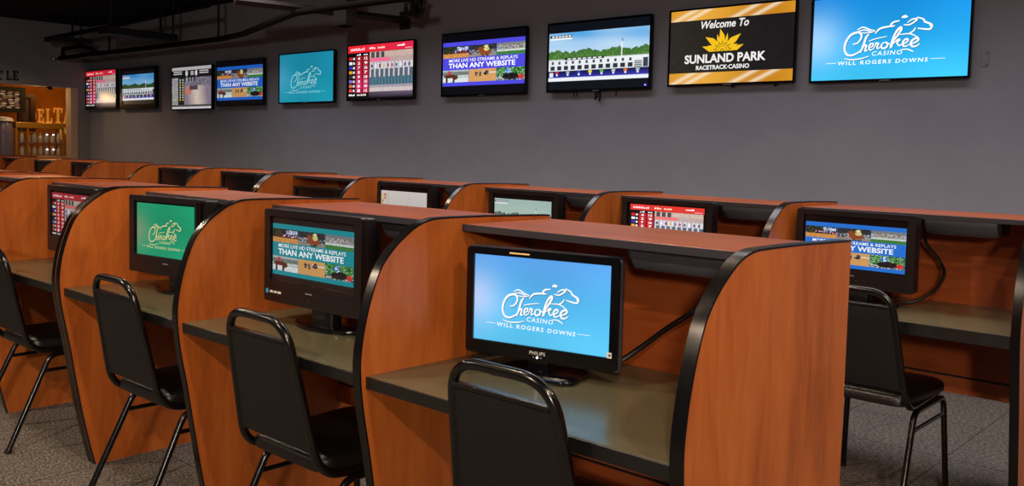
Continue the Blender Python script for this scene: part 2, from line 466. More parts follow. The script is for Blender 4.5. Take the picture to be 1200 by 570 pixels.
def paint_bet(red='#e8242c', pink='#d8407c', low='#1a1210', warm=0):
    c = Canvas(); c.rect(0, 0, 1, 1, '#0c0809'); c.layer()
    c.rect(0, .865, 1, 1, [red, '#e02448' if not warm else red, '#e02848' if not warm else red, red])
    c.layer()
    r = random.Random(5)
    def dashes(x0, x1, y0, y1, col, n, fill=.72):
        w = (x1 - x0) / n
        for i in range(n):
            h = r.uniform(.55, 1); c.rect(x0 + i * w, y0, x0 + (i + fill) * w, y0 + (y1 - y0) * h, col)
    dashes(.04, .27, .905, .955, '#ffd8e2', 9); dashes(.34, .44, .915, .955, '#fff2e0', 3); dashes(.47, .58, .915, .955, '#ffe6c8', 4)
    dashes(.76, .87, .93, .965, '#ffffff', 4, .9); dashes(.88, .98, .885, .9, '#ffe6ec', 6)
    # left table
    cols = ['#d82028', '#e8e8ee', '#3a30b8', '#e8a020', '#38343a', '#8a6ad0', '#d87048', '#e84c4c']
    n = 8; y1, y0 = .8, .115; h = (y1 - y0) / n
    for (a, b) in ((.125, .225), (.235, .33)):
        c.rect(a, y0, b, y1, ['#c02050', '#c02050', '#a01820', '#a01820'] if not warm else ['#b82028'] * 4)
        if not warm: c.rect(a, y0 + h, b, y0 + 4 * h, [pink, pink, '#a81c34', '#a81c34'])
    dashes(.14, .21, .815, .845, '#ffffff', 2, .8); dashes(.25, .32, .815, .845, '#ffffff', 2, .8)
    c.layer()
    for i in range(n):
        y = y1 - (i + 1) * h
        c.rect(.02, y + h * .2, .07, y + h * .85, cols[i]); c.rect(.082, y + h * .25, .11, y + h * .75, '#e6e0e6')
        c.text(str([4, 2, 7, 5, 9, 3, 8, 1][i]), .155, y + h * .2, .195, y + h * .8, '#ffffff', .02)
        c.text(str([12, 9, 36, 7, 18, 25, 40, 15][i]), .26, y + h * .2, .31, y + h * .8, '#ffffff', .02)
    # gate picture
    H = srgb
    def g(u, v):
        if v > .86: col = H('#c4aca0')
        elif v > .74: col = H('#b8a09a') 
        elif v > .55: col = H('#d4cdd4') if int(u * 36) % 3 else H('#a9a2b0')
        elif v > .38: col = H('#53626c') if int(u * 27) % 3 else H('#c9c2cc')
        elif v > .18: col = H('#386474') if int(u * 54) % 4 else H('#6c7f90')
        elif v > .1: col = H('#a29aa6')
        else: col = H('#cbbcbc')
        return nz(col, .12)
    c.grid(.345, .13, .99, .86, 54, 30, g); c.layer()
    for i in range(3): c.rect(.37 + i * .075, .75, .42 + i * .075, .855, '#4a4448')
    c.rect(.35, .685, .66, .745, '#ee6a92' if not warm else '#e87070')
    for i in range(10): c.ell(.38 + i * .062, .6, .015, .035, ['#4a5058', '#e6e6f0', '#5a4a58', '#d8b040', '#6a7488', '#c8485c', '#4a7484', '#e8e4e4', '#6a5a78', '#556070'][i])
    c.layer()
    c.rect(.34, .02, 1, .13, ['#140d10', '#1a1218', '#6a5c78', '#584a58'])
    dashes(.02, .12, .06, .095, '#ffffff', 4); dashes(.15, .3, .06, .095, '#f0e8e0', 7)
    return c

def paint_gate(lb=(.13, .13), sky0='#4ea6e6', sky1='#cfe8f8', dimwhite='#e8eef4', tree=('#2e5c24', '#5a8a3c', '#3f7030', '#74a058', '#24461e')):
    c = Canvas(); c.rect(0, 0, 1, 1, '#0a0f18'); c.layer()
    b, t = lb[1], 1 - lb[0]; H = t - b; Y = lambda q: b + H * q
    def sky(u, v):
        w = .5 + .5 * math.sin(7 * u + 6 * v) * math.sin(5 * v - 3 * u + 1)
        return mixc(srgb(sky1), mixc(srgb(sky0), srgb(sky1), .55 * w), max(0, min(1, v * 1.3 - .15)))
    c.sgrid(0, Y(.4), 1, t, 26, 12, sky); c.layer()
    r = random.Random(4)
    hts = [.60 + .025 * math.sin(i * .23) + .012 * math.sin(i * .9) + r.uniform(0, .03) for i in range(91)]
    for i in range(90):
        for j in range(10):
            v0 = .44 + (hts[i] - .44) * j / 10; v1 = .44 + (hts[i] - .44) * (j + 1) / 10
            q = mixc(srgb(r.choice(tree)), mixc(srgb(tree[1]), srgb(tree[2]), .3 + .07 * j), .6)
            c.quad([(i / 90, Y(v0)), ((i + 1) / 90, Y(v0)), ((i + 1) / 90, Y(v1)), (i / 90, Y(v1))], q)
    c.rect(0, Y(.2), 1, Y(.46), [dimwhite, '#d8dde4', '#f2f6fa', '#e4e9f0'])
    c.layer()
    c.rect(.735, Y(.42), .745, Y(.74), '#f4f8fc'); c.rect(.737, Y(.74), .752, Y(.8), '#8a97a4')
    for i in range(14):
        x = .02 + i * .071
        if i < 12:
            c.rect(x, Y(.23), x + .045, Y(.315), '#30343c'); c.rect(x + .012, Y(.35), x + .034, Y(.41), '#3c424a')
        elif i == 12:
            for k in range(4): c.rect(x - .01, Y(.22 + k * .035), x + .06, Y(.24 + k * .035), '#4a5a58')
        else: c.rect(x, Y(.22), x + .045, Y(.4), '#3a4656')
    c.rect(.17, Y(.43), .57, Y(.475), '#20262c')
    c.rect(0, Y(.07), 1, Y(.21), ['#2a30a8', '#3c3cb8', '#11131c', '#10131c']); c.rect(0, b, 1, Y(.08), '#eef3fa')
    c.rect(.01, Y(.9), .24, Y(.955), '#22242c'); c.rect(.01, Y(.86), .24, Y(.895), '#f4f6fa')
    c.layer()
    for i in range(7): c.rect(.2 + i * .052, Y(.44), .235 + i * .052, Y(.466), '#e8eef2')
    for i in range(6): c.rect(.03 + i * .035, Y(.91), .055 + i * .035, Y(.945), '#e8ecf2')
    cols = ['#d83038', '#b0b4c0', '#3a44c8', '#f0e030', '#58c038', '#c8ccd4', '#f07028', '#b8bcc8']
    for i in range(8):
        x = .09 + i * .115
        c.rect(x - .017, Y(.155), x + .017, Y(.2), cols[i]); c.rect(x - .009, Y(.11), x + .009, Y(.15), '#f0f2f8')
    c.rect(.01, Y(.09), .05, Y(.18), '#e8ecf4')
    return c

def paint_sun():
    c = Canvas()
    def bg(u, v):
        a, b = srgb('#2c2a22'), srgb('#1c1719')
        return nz(mixc(a, b, min(1, u * 1.3)), .12)
    c.sgrid(0, 0, 1, 1, 30, 18, bg)
    def gold(u, v):
        base = mixc(srgb('#c98418'), srgb('#e8a93c'), .5 + .5 * math.sin(6 * u))
        s = 0
        for q in (.12, .24, .62, .78): s += math.exp(-((u + (v - .5) * .18 * -1 - q) / .035) ** 2)
        return mixc(base, srgb('#fbe9c8'), min(.75, s * .8))
    c.layer(); c.sgrid(0, .86, 1, 1, 70, 8, gold); c.sgrid(0, 0, 1, .15, 70, 8, gold)
    y = '#f6c21c'
    c.layer(); cx, cy, asp = .445, .425, 1.78
    r0 = .115
    def P(a, r): return (cx + r * math.cos(a) / asp, cy + r * math.sin(a))
    for i, (ad, ln, wd, bend) in enumerate([(7, .31, 16, 7), (25, .235, 12, -4), (46, .335, 19, -6), (69, .245, 11, 5), (92, .30, 19, 6), (115, .245, 11, -5), (136, .325, 19, 6), (156, .235, 12, 4), (173, .31, 16, -7)]):
        a = math.radians(ad); w = math.radians(wd); bd = math.radians(bend)
        pts = [P(a - w, r0 * .96), P(a - w * .62 + bd * .5, r0 + (ln - r0) * .5), P(a + bd, ln), P(a + w * .6 + bd * .3, r0 + (ln - r0) * .42), P(a + w, r0 * .96)]
        pts = [(q[0], max(q[1], cy)) for q in pts]
        c.poly(pts, y)
    c.layer(); c.poly([P(PI * i / 24, r0 * 1.16) for i in range(25)], y)
    c.layer()
    def arc(r, w, col):
        for i in range(24):
            a, b = PI * i / 24, PI * (i + 1) / 24
            c.quad([P(a, r - w), P(a, r + w), P(b, r + w), P(b, r - w)], srgb(col))
    arc(.098, .004, '#3a2c10'); arc(.068, .003, '#6a5210'); arc(.028, .004, '#3a2c10')
    for k in range(7): c.ell(*P(PI * (k + .5) / 7, .122), .005, .009, '#3a2c10')
    w = '#f4f1ee'
    c.text('Welcome To', .262, .735, .65, .84, w, .02, 1.0, .25)
    # angular lettering
    c.text('SUNLAND PARK', .13, .275, .79, .395, w, .03)
    c.text('RACETRACK\u00b7CASINO', .23, .185, .665, .245, w, .03)
    return c

def paint_paddock():
    c = Canvas()
    H = srgb; r = random.Random(9)
    def g(u, v):
        if v > .93: col = H('#b8b2b4')
        elif v > .76: col = H('#18161a')
        elif v < .1: col = H('#cfcad0') if v < .06 else H('#4a4a44')
        elif u < .16: col = H(r.choice(['#8a8a92', '#a8a4a0', '#6a9a5a' if v < .35 else '#9a94a2', '#b0aab0']))
        elif u < .32: col = H('#16181a')
        else:
            d = abs(u - .62 - .1 * (.5 - v)); 
            col = mixc(H('#d8c6b4'), H('#86788c'), min(1, d * 4))
            if v > .55: col = mixc(H('#8f8596'), H('#5a5560'), r.random())
            if v > .64 and u < .58: col = H('#3a3a40') if int(u * 40) % 3 else H('#a0a0a8')
            if abs(u - .42) < .07 and .36 < v < .52: col = H('#c8786a')
            if abs(u - .55) < .1 and abs(v - .5) < .06: col = H('#4a4450')
        return nz(col, .1)
    c.grid(0, 0, 1, 1, 44, 40, g); c.layer()
    for i in range(2): c.ell(.38 + i * .24, .85, .03, .07, '#d8d6d8')
    c.rect(.48, .8, .56, .9, '#a8a6a8')
    for x in (.04, .7):
        for j in range(2): c.rect(x, .83 + j * .05, x + .22, .855 + j * .05, '#c9c6c8')
    for i in range(9):
        for x in (.2, .27): c.rect(x, .2 + i * .06, x + .03, .235 + i * .06, '#d8d8d0' if i % 3 else '#e0c83a')
    return c

def paint_white():
    c = Canvas()
    c.rect(0, 0, 1, 1, ['#b4aaa4', '#bcb4b0', '#c6bfbc', '#c9c0b8']); c.layer()
    r = random.Random(2)
    for i in range(5):
        c.rect(.02 + .004 * i, .2 + i * .14, .05, .3 + i * .14, r.choice(['#c89a3c', '#d8c23a', '#a84a3c', '#8c7a3c'])); 
    c.rect(.055, .1, .075, .9, '#d8a83c'); c.ell(.1, .82, .03, .1, '#b04a44'); c.ell(.1, .82, .02, .07, '#ccc2bc')
    c.rect(.16, .3, .172, .95, '#9aa89a')
    for x, y in ((.36, .42), (.5, .44), (.62, .2), (.8, .28)): c.ell(x, y, .022, .05, '#a8302c'); c.rect(x - .02, y - .12, x + .02, y - .03, '#5a3a34')
    c.stroke([(.58, .5), (.6, .7), (.63, .95)], .01, '#c88a84')
    return c

def paint_mosaic():
    c = Canvas(); c.rect(0, 0, 1, 1, '#2c1710'); c.layer(); r = random.Random(12)
    for i in range(6):
        for j in range(9):
            c.ell((i + .5 + r.uniform(-.25, .25)) / 6, (j + .5 + r.uniform(-.25, .25)) / 9, .075, .045, r.choice(['#b08a62', '#8a5a38', '#c9a67c', '#6a3a22', '#a07850']), 7)
    return c

_cv = {}
def screen_mesh(key, w, h, gain=1.0):
    if key not in _cv:
        _cv[key] = {
            'logo_blue': lambda: paint_logo('#1285d8', '#22a6ea', '#3cc0ee', '#a8cdee', '#ffffff'),
            'logo_pale': lambda: paint_logo('#5aa2ec', '#52bdf4', '#58c4f0', '#bfc8ee', '#ffffff'),
            'logo_teal': lambda: paint_logo('#1c8cab', '#1a98b4', '#1c9ab4', '#4a9cc0', '#9ce0ea'),
            'logo_green': lambda: paint_logo('#12a070', '#0e9c6e', '#16a074', '#7c8f72', '#dfe0a0'),
            'site_violet': lambda: paint_site('#4a46d8', .87, .14),
            'site_blue': lambda: paint_site('#1e62c8', .88, .1),
            'site_desk_blue': lambda: paint_site('#1f6fd0', 1.0, 0),
            'site_teal': lambda: paint_site('#0c8b96', .93, .06, '#1e1512'),
            'bet': lambda: paint_bet(), 'bet_warm': lambda: paint_bet('#d8342c', '#c03038', warm=1), 'bet_dim': lambda: paint_bet('#b82838', '#b03050', warm=1),
            'gate': lambda: paint_gate(), 'gate_tv': lambda: paint_gate((.1, .12), '#2a8cd8', '#8cc4e8', '#b4d4e4', ('#1c3c1c', '#2e5428', '#20401c', '#3c6234', '#18301a')),
            'gate_pale': lambda: paint_gate((0, 0), '#a8c4bc', '#b8d0c6', '#9ab0a8', ('#5a7a68', '#6a8a74', '#4c6a58')),
            'sun': paint_sun, 'paddock': paint_paddock, 'white': paint_white, 'mosaic': paint_mosaic}[key]()
    return _cv[key].mesh('screen', w, h, gain)

# ------------------------------------------------------------------ camera
f_px = 1061.748
cam = bpy.data.cameras.new('camera'); cam.sensor_width = 36; cam.sensor_fit = 'HORIZONTAL'
cam.lens = f_px / 1200 * 36; cam.shift_y = -(285 - 245.2) / 1200
co = bpy.data.objects.new('camera', cam); C.objects.link(co)
fw = Vector((-0.6708488, 0.7388761, -0.0634353)); rt = Vector((0.7390781, 0.6731625, 0.0248134)); up = Vector((-0.0610363, 0.0302376, 0.9976774))
Mx = Matrix((rt, up, -fw)).transposed().to_4x4(); Mx.translation = (0, 0, 1.3211)
co.matrix_world = Mx; bpy.context.scene.camera = co
cam.clip_start = .05

# ------------------------------------------------------------------ setting
YW, XL, ZC = 5.56, -13.25, 2.94
b = bmesh.new(); box(b, -17.6, -3, -.1, 4, 9, 0); struct(obj('floor', b, M['carpet']))
b = bmesh.new(); box(b, XL - .15, YW, 0, 4, YW + .12, ZC); struct(obj('wall_back', b, M['wall']))
b = bmesh.new()   # left wall with a wide serving opening
YO0, YO1, ZO0, ZO1 = 3.2, 5.385, 1.06, 2.062
box(b, XL - .15, -3, 0, XL, YO0, ZC); box(b, XL - .15, YO0, ZO1, XL, YO1, ZC); box(b, XL - .15, YO0, 0, XL, YO1, ZO0); box(b, XL - .15, YO1, 0, XL, YW, ZC)
struct(obj('wall_left', b, M['walltex']))
b = bmesh.new(); box(b, XL - .16, YO1 - .095, ZO0, XL + .012, YO1 + .0, ZO1); o = struct(obj('trim_1', b, M['jamb']))
b = bmesh.new(); box(b, -17.6, -3, ZC, 4, 9, ZC + .1); struct(obj('ceiling', b, M['ceil']))
# room behind the serving opening
b = bmesh.new(); box(b, -15.72, 2.6, 0, -15.6, 9, ZC); struct(obj('wall_far', b, M['amberwall']))
b = bmesh.new(); box(b, -15.6, 2.6, 2.35, XL - .15, 9, 2.42); struct(obj('ceiling', b, mat('bar_ceiling', '#9a8670', .8)))

# black serif letters on the left wall
def wall_text(name, s, loc, w, h, d, m, label, bold=.02, rot=PI / 2):
    vs, fs, _ = text_geo(s, bold)
    bm = bmesh.new(); V = [bm.verts.new((p[0] * w, 0, p[1] * h)) for p in vs]
    for f in fs:
        try: bm.faces.new([V[i] for i in f])
        except ValueError: pass
    ret = bmesh.ops.extrude_face_region(bm, geom=list(bm.faces))
    bmesh.ops.translate(bm, verts=[v for v in ret['geom'] if isinstance(v, bmesh.types.BMVert)], vec=(0, -d, 0))
    o = obj(name, bm, m); o.location = loc; o.rotation_euler = (0, 0, rot)
    tag(o, label, 'letter'); return o

def serif(bm, s, y, z, w, h, x, d=.012):
    """slab-serif letter from bars: local y right, z up"""
    B = lambda y0, z0, y1, z1: box(bm, x, y + y0 * w, z + z0 * h, x + d, y + y1 * w, z + z1 * h)
    if s == 'L': B(.15, 0, .42, 1); B(0, 0, .95, .13); B(.82, 0, .95, .36); B(0, .9, .57, 1)
    elif s == 'E':
        B(.15, 0, .42, 1); B(0, 0, .95, .13); B(0, .87, .92, 1); B(.82, 0, .95, .33); B(.8, .7, .92, 1); B(.3, .45, .68, .56); B(.6, .34, .68, .67)
    elif s == 'C':
        pts = []
        for i in range(15):
            a = math.radians(50 + 260 * i / 14); pts.append((.5 + .46 * math.cos(a), .5 + .5 * math.sin(a)))
        for i in range(14, -1, -1):
            a = math.radians(50 + 260 * i / 14); pts.append((.54 + .2 * math.cos(a), .5 + .38 * math.sin(a)))
        prism(bm, [(y + p[0] * w, z + p[1] * h) for p in pts], 'x', x, x + d); B(.72, .66, .84, 1)
    elif s == 'D':
        B(.12, 0, .36, 1); B(0, .9, .4, 1); B(0, 0, .4, .1)
        pts = [(.36 + .6 * math.cos(math.radians(t)), .5 + .5 * math.sin(math.radians(t))) for t in range(-90, 91, 15)] + [(.36 + .36 * math.cos(math.radians(t)), .5 + .38 * math.sin(math.radians(t))) for t in range(90, -91, -15)]
        prism(bm, [(y + p[0] * w, z + p[1] * h) for p in pts], 'x', x, x + d)
    elif s == 'T': B(.38, 0, .62, 1); B(.22, 0, .78, .1); B(0, .88, 1, 1); B(0, .68, .1, 1); B(.9, .68, 1, 1)
    elif s == 'A':
        for q in ([(0, 0), (.12, 0), (.5, .95), (.44, 1)], [(.66, 0), (1, 0), (.58, 1), (.4, 1)]):
            prism(bm, [(y + p[0] * w, z + p[1] * h) for p in q], 'x', x, x + d)
        B(.22, .3, .72, .4); B(-.06, 0, .28, .08); B(.56, 0, 1.06, .08)
    elif s == 'N':
        B(.1, 0, .2, 1); B(.82, 0, .92, 1); prism(bm, [(y + p[0] * w, z + p[1] * h) for p in [(.08, 1), (.34, 1), (.92, 0), (.8, 0)]], 'x', x, x + d)
        B(0, 0, .32, .08); B(.68, .92, 1.04, 1)

for s, y, w, z, lab in (('C', 4.355, .07, 2.105, 'black slab letter C on the dim wall above the bar opening'),
                        ('L', 4.455, .065, 2.110, 'black slab letter L on the dim wall above the bar opening'),
                        ('E', 4.535, .075, 2.115, 'black slab letter E on the dim wall above the bar opening')):
    bm = bmesh.new(); serif(bm, s, y, z, w, .125, XL)
    tag(obj('wall_letter', bm, M['black']), lab, 'letter', 'black letters over the bar opening')
for s, y, w, z, h in (('D', 5.60, .085, 1.6, .21), ('E', 5.705, .10, 1.6, .22), ('L', 5.835, .10, 1.6, .23), ('T', 5.955, .135, 1.6, .25), ('A', 6.115, .12, 1.6, .27), ('N', 6.03, .22, 1.34, .23)):
    bm = bmesh.new(); serif(bm, s, y, z, w, h, -15.6, .02)
    tag(obj('bar_letter', bm, M['goldtext']), 'gold serif letter %s on the amber wall behind the bar shelf' % s, 'letter', 'gold letters in the bar')

# ------------------------------------------------------------------ carrels
W, T = .9441, .028
X0A, DY = -.8531, 1.935
X0B = -.748
PROF = [(2.155, 0), (2.155, 1.126), (1.884, 1.133), (1.72, 1.134), (1.66, 1.131), (1.61, 1.117), (1.565, 1.09), (1.525, 1.058), (1.49, 1.018), (1.468, .972), (1.45, .92), (1.435, .86),
        (1.426, .80), (1.4245, .75), (1.431, .68), (1.443, .61), (1.457, .54), (1.474, .44), (1.494, .32), (1.518, .19), (1.54, .09), (1.562, 0)]
def smooth_prof():
    mid = [Vector((p[0], p[1], 0)) for p in PROF[2:]]
    s = catmull(mid, 3); return PROF[:2] + [(p.x, p.y) for p in s]
SP = smooth_prof()
b = bmesh.new(); prism(b, SP, 'x', -T, 0); panel_me = obj('side_panel', b, M['wood'])
def band_bm():
    """thin black strip wrapped round the top and front rim, standing a hair proud"""
    bm = bmesh.new(); pts = SP[1:]; rows = []
    for i, p in enumerate(pts):
        a, c = pts[max(i - 1, 0)], pts[min(i + 1, len(pts) - 1)]
        t = Vector((c[0] - a[0], c[1] - a[1])).normalized(); n = Vector((t.y, -t.x))
        if n.dot(Vector((p[0] - 2.0, p[1] - .6))) < 0: n = -n
        o = Vector(p) + n * .003; q = Vector(p) - n * .001
        e = .0012
        rows.append([bm.verts.new((x, v.x, v.y)) for x, v in ((e, q), (e * .4, o), (-T - e * .4, o), (-T - e, q))])
    for A, Bq in zip(rows, rows[1:]):
        for k in range(3): bm.faces.new([A[k], A[k + 1], Bq[k + 1], Bq[k]])
    bm.faces.new(rows[0]); bm.faces.new(rows[-1][::-1]); return bm
band_me = obj('edge_band', band_bm(), M['band'], panel_me, smooth=True)

def make_carrel(shelf=True, left=False, edge=.032):
    t = bpy.data.objects.new('betting_carrel', None); C.objects.link(t); t.empty_display_size = .1
    sp = panel_me.copy(); C.objects.link(sp); sp.parent = t; eb = band_me.copy(); C.objects.link(eb); eb.parent = sp
    xl, xr = -W, -T
    if left:
        b = bmesh.new(); prism(b, [(p[0] + (.0 if p[0] > 2 else -.001), p[1] + .001 * (p[1] > 1)) for p in SP], 'x', -W - T - .0085, -W - T - .0005); obj('filler_strip', b, M['wood'], t)
        sp = panel_me.copy(); C.objects.link(sp); sp.parent = t; sp.location.x = -W; eb = band_me.copy(); C.objects.link(eb); eb.parent = sp
    key = (shelf, edge)
    if key not in PARTS:
        L = []
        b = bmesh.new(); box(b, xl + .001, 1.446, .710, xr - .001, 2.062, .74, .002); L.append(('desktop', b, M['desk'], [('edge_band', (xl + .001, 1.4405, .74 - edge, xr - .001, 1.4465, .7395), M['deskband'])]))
        if shelf:
            b = bmesh.new(); box(b, xl + .001, 1.779, 1.098, xr - .001, 2.15, 1.1165, .001); L.append(('top_shelf', b, M['woodx'], [('edge_band', (xl + .001, 1.7735, 1.0965, xr - .001, 1.7795, 1.1158), M['shelfband'])]))
        b = bmesh.new(); box(b, xl + .001, 2.063, .44, xr - .001, 2.083, 1.0975); L.append(('back_panel', b, M['woodx'], []))
        b = bmesh.new(); box(b, xl + .001, 2.066, .363, xr - .001, 2.085, .43); L.append(('lower_rail', b, M['woodx'], []))
        b = bmesh.new(); box(b, xl + .001, 2.068, .43, xr - .001, 2.081, .44); L.append(('seam_strip', b, M['black'], []))
        PARTS[key] = []
        for n, bm, m, subs in L:
            o = obj(n, bm, m); S = []
            for sn, bb, sm in subs:
                b2 = bmesh.new(); box(b2, *bb, .001, 1); S.append(obj(sn, b2, sm, o))
            PARTS[key].append((o, S)); o.parent = t
        return t
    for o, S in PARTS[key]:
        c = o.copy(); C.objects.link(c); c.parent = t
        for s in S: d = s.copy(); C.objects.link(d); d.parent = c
    return t
PARTS = {}
labA = ['nearest cherry wood carrel with exposed end panel, holding the wide glossy flat monitor',
        'cherry wood carrel in the front row holding the boxy monitor with a teal slogan screen',
        'cherry wood carrel in the front row holding the boxy monitor with a green horse logo',
        'cherry wood front row carrel behind the doubled divider, holding the dim red monitor',
        'cherry wood front row carrel cut by the left photo edge, beyond the dim red monitor',
        'front row carrel seen only by its orange top, second from the left end',
        'front row carrel seen only by its orange top, at the far left end']
labB = ['cherry wood rear row carrel at right, holding the blue slogan monitor and looped cord',
        'rear row carrel holding the monitor with a bright red race table',
        'rear row carrel holding the monitor with a pale sky and tree line picture',
        'rear row carrel holding the monitor with a whitish picture',
        'rear row carrel with a low dark monitor and an amber card of painted light',
        'rear row carrel with a dark monitor, just left of the doubled divider',
        'rear row carrel with a dark monitor, first right of the shelfless carrel',
        'rear row carrel with no shelf and no monitor, its dark inside panel showing',
        'rear row carrel with a dark monitor, first left of the shelfless carrel',
        'rear row carrel with a dark monitor, second left of the shelfless carrel',
        'rear row carrel at the far left below the bar opening']
first = True
def place(t, x, dy, label, grp):
    t.location = (x, dy, 0); tag(t, label, 'desk', grp)
xA, xB = [], []
x = X0A
for k in range(7):
    t = make_carrel(True, k in (2, 6)); place(t, x, 0, labA[k], 'front row of betting carrels'); xA.append(x)
    x -= W + (.0385 if k == 2 else 0)
x = X0B
for k in range(11):
    t = make_carrel(k != 7, k in (4, 10), .046); place(t, x, DY, labB[k], 'rear row of betting carrels'); xB.append(x)  # rear desk edge bands deepened to take in the dark shade below them
    x -= W + (.0385 if k == 4 else 0)
bpy.data.objects.remove(band_me); bpy.data.objects.remove(panel_me)

# ------------------------------------------------------------------ task lights and cords
def make_light():
    t = thing('task_light', '', 'light')
    b = bmesh.new()
    prism(b, [(-.09, 0), (-.085, -.022), (-.06, -.055), (.06, -.055), (.06, 0)], 'x', -.13, .13, .004)
    obj('housing', b, M['fixture'], t, True)
    b = bmesh.new(); box(b, -.115, -.045, -.058, .115, .04, -.0548); obj('diffuser', b, M['grey'], t)
    for s in (-1, 1):
        b = bmesh.new(); prism(b, [(-.084, 0), (-.078, -.02), (-.056, -.05), (.052, -.05), (.052, 0)], 'x', s * .13, s * .142, .003); obj('end_cap', b, M['plastic'], t, True)
    return t
L0 = make_light()
lights = [(-1.13, 1.90, 'charcoal task light under the shelf of the nearest front carrel'),
          (xA[1] - .27, 1.90, 'dark task light under the shelf beside the teal slogan monitor'),
          (xA[2] - .25, 1.90, 'dark task light under the shelf beside the green logo monitor'),
          (-1.055, 3.80, 'black task light under the rear shelf beside the blue slogan monitor'),
          (xB[1] - .25, 3.80, 'black task light under the rear shelf beside the bright red monitor'),
          (xB[2] - .22, 3.80, 'black task light under the rear shelf beside the pale tree line monitor'),
          (xB[3] - .2, 3.80, 'black task light under the rear shelf beside the whitish monitor')]
for i, (x, y, lab) in enumerate(lights):
    if i == 0: L0.location = (x, y, 1.097); L0['label'] = lab; L0['group'] = 'task lights under the carrel shelves'
    else: dup(L0, (x, y, 1.097), 0, lab, 'task lights under the carrel shelves')
def cord(pts, r, label):
    b = bmesh.new(); tube(b, catmull(pts, 8), r, 8); tag(obj('power_cord', b, M['cord'], None, True), label, 'cord')
cord([(-.985, 1.98, 1.05), (-1.04, 1.99, 1.035), (-1.12, 2.0, .99), (-1.19, 2.02, .93), (-1.29, 2.035, .86), (-1.36, 2.02, .80), (-1.42, 1.98, .752), (-1.5, 1.95, .75)], .0075, 'thick black cord running down from the task light behind the wide glossy monitor')
cord([(-1.15, 3.84, 1.06), (-1.215, 3.86, 1.055), (-1.235, 3.9, .99), (-1.19, 3.93, .92), (-1.16, 3.91, .865), (-1.18, 3.86, .80), (-1.235, 3.77, .755), (-1.32, 3.74, .748)], .007, 'black cord looping down beside the blue slogan monitor in the rear row')
cord([(xB[1] - .21, 3.85, 1.05), (xB[1] - .2, 3.9, 1.02), (xB[1] - .24, 3.95, .93), (xB[1] - .3, 3.9, .8), (xB[1] - .42, 3.8, .748)], .006, 'black cord hanging beside the bright red monitor in the rear row')
cord([(xB[2] - .3, 3.85, 1.05), (xB[2] - .33, 3.9, 1.0), (xB[2] - .32, 3.95, .9), (xB[2] - .35, 3.9, .78), (xB[2] - .45, 3.82, .748)], .006, 'black cord hanging beside the pale tree line monitor in the rear row')
cord([(xA[1] - .25, 1.97, 1.05), (xA[1] - .2, 2.0, 1.0), (xA[1] - .2, 2.03, .93), (xA[1] - .25, 2.03, .85), (xA[1] - .36, 1.98, .752)], .006, 'black cord hanging beside the teal slogan monitor')

# amber card stands in for light falling on the back panel
b = bmesh.new(); box(b, -5.60, 3.986, 1.03, -5.32, 3.997, 1.085, .002); tag(obj('lit_patch', b, mat('lit_patch_amber', '#b8842c', .6)), 'small amber card of painted light on the back panel above the low dark rear monitor', 'patch')

# ------------------------------------------------------------------ monitors
def frame_bm(w, h, bl, bb, bt, y0, y1, r=.01):
    """rectangular ring w x h (z from 0) with bezel widths left/right bl, bottom bb, top bt"""
    bm = bmesh.new(); n = 4
    out = rrect(w, h, r, n, 0, h / 2); ins = rrect(w - 2 * bl, h - bb - bt, .002, n, 0, bb + (h - bb - bt) / 2)
    N = len(out); V = {}
    for nm, P in (('o', out), ('i', ins)):
        for y in (y0, y1):
            V[nm, y] = [bm.verts.new((p[0], y, p[1])) for p in P]
    for i in range(N):
        j = (i + 1) % N
        bm.faces.new([V['o', y0][i], V['o', y0][j], V['i', y0][j], V['i', y0][i]])
        bm.faces.new([V['o', y1][i], V['o', y1][j], V['i', y1][j], V['i', y1][i]])
        bm.faces.new([V['o', y0][i], V['o', y0][j], V['o', y1][j], V['o', y1][i]])
        bm.faces.new([V['i', y0][i], V['i', y0][j], V['i', y1][j], V['i', y1][i]])
    return bm

def put_screen(key, w, h, parent, loc, gain=1.0):
    o = bpy.data.objects.new('screen', screen_mesh(key, w, h, gain)); C.objects.link(o); o.parent = parent; o.location = loc; return o

# wide glossy monitor, nearest
t = thing('flat_monitor', 'wide glossy black flat monitor with pale blue horse logo, on the nearest front desk', 'monitor', (-1.507, 1.78, .74), math.radians(12.2))
w, h, z0 = .444, .286, .039
o = obj('bezel', frame_bm(w, h, .0215, .036, .0195, -.012, .008, .012), M['gloss'], t, True); o.location.z = z0
b = bmesh.new(); prism(b, rrect(w + .006, h + .006, .014, 5, 0, z0 + h / 2), 'y', -.004, .012); prism(b, rrect(w - .06, h - .06, .02, 5, 0, z0 + h / 2), 'y', .012, .04, .006)
# hollow look: casing sits behind the panel
hs = obj('casing', b, M['greyrim'], t, True); hs.location.y = .006
b = bmesh.new(); prism(b, rrect(w - .02, h - .02, .005, 3, 0, z0 + h / 2), 'y', -.002, .002); obj('panel_back', b, M['black'], t)
sw, sh = w - .043, h - .0555
put_screen('logo_pale', sw, sh, t, (0, -.005, z0 + .036 + sh / 2))
vs, fs, _ = text_geo('PHILIPS', .02)
def decal(s, wd, ht, m, parent, loc, name='brand_mark'):
    vs, fs, _ = text_geo(s, .006, 1.1); bm = bmesh.new(); V = [bm.verts.new(((p[0] - .5) * wd, 0, (p[1] - .5) * ht)) for p in vs]
    for f in fs:
        try: bm.faces.new([V[i] for i in f])
        except ValueError: pass
    me = bpy.data.meshes.new(name); bm.to_mesh(me); bm.free(); o = new_obj(name, me, m, parent); o.location = loc; return o
decal('PHILIPS', .046, .0092, M['white'], t, (0, -.0125, z0 + .021))
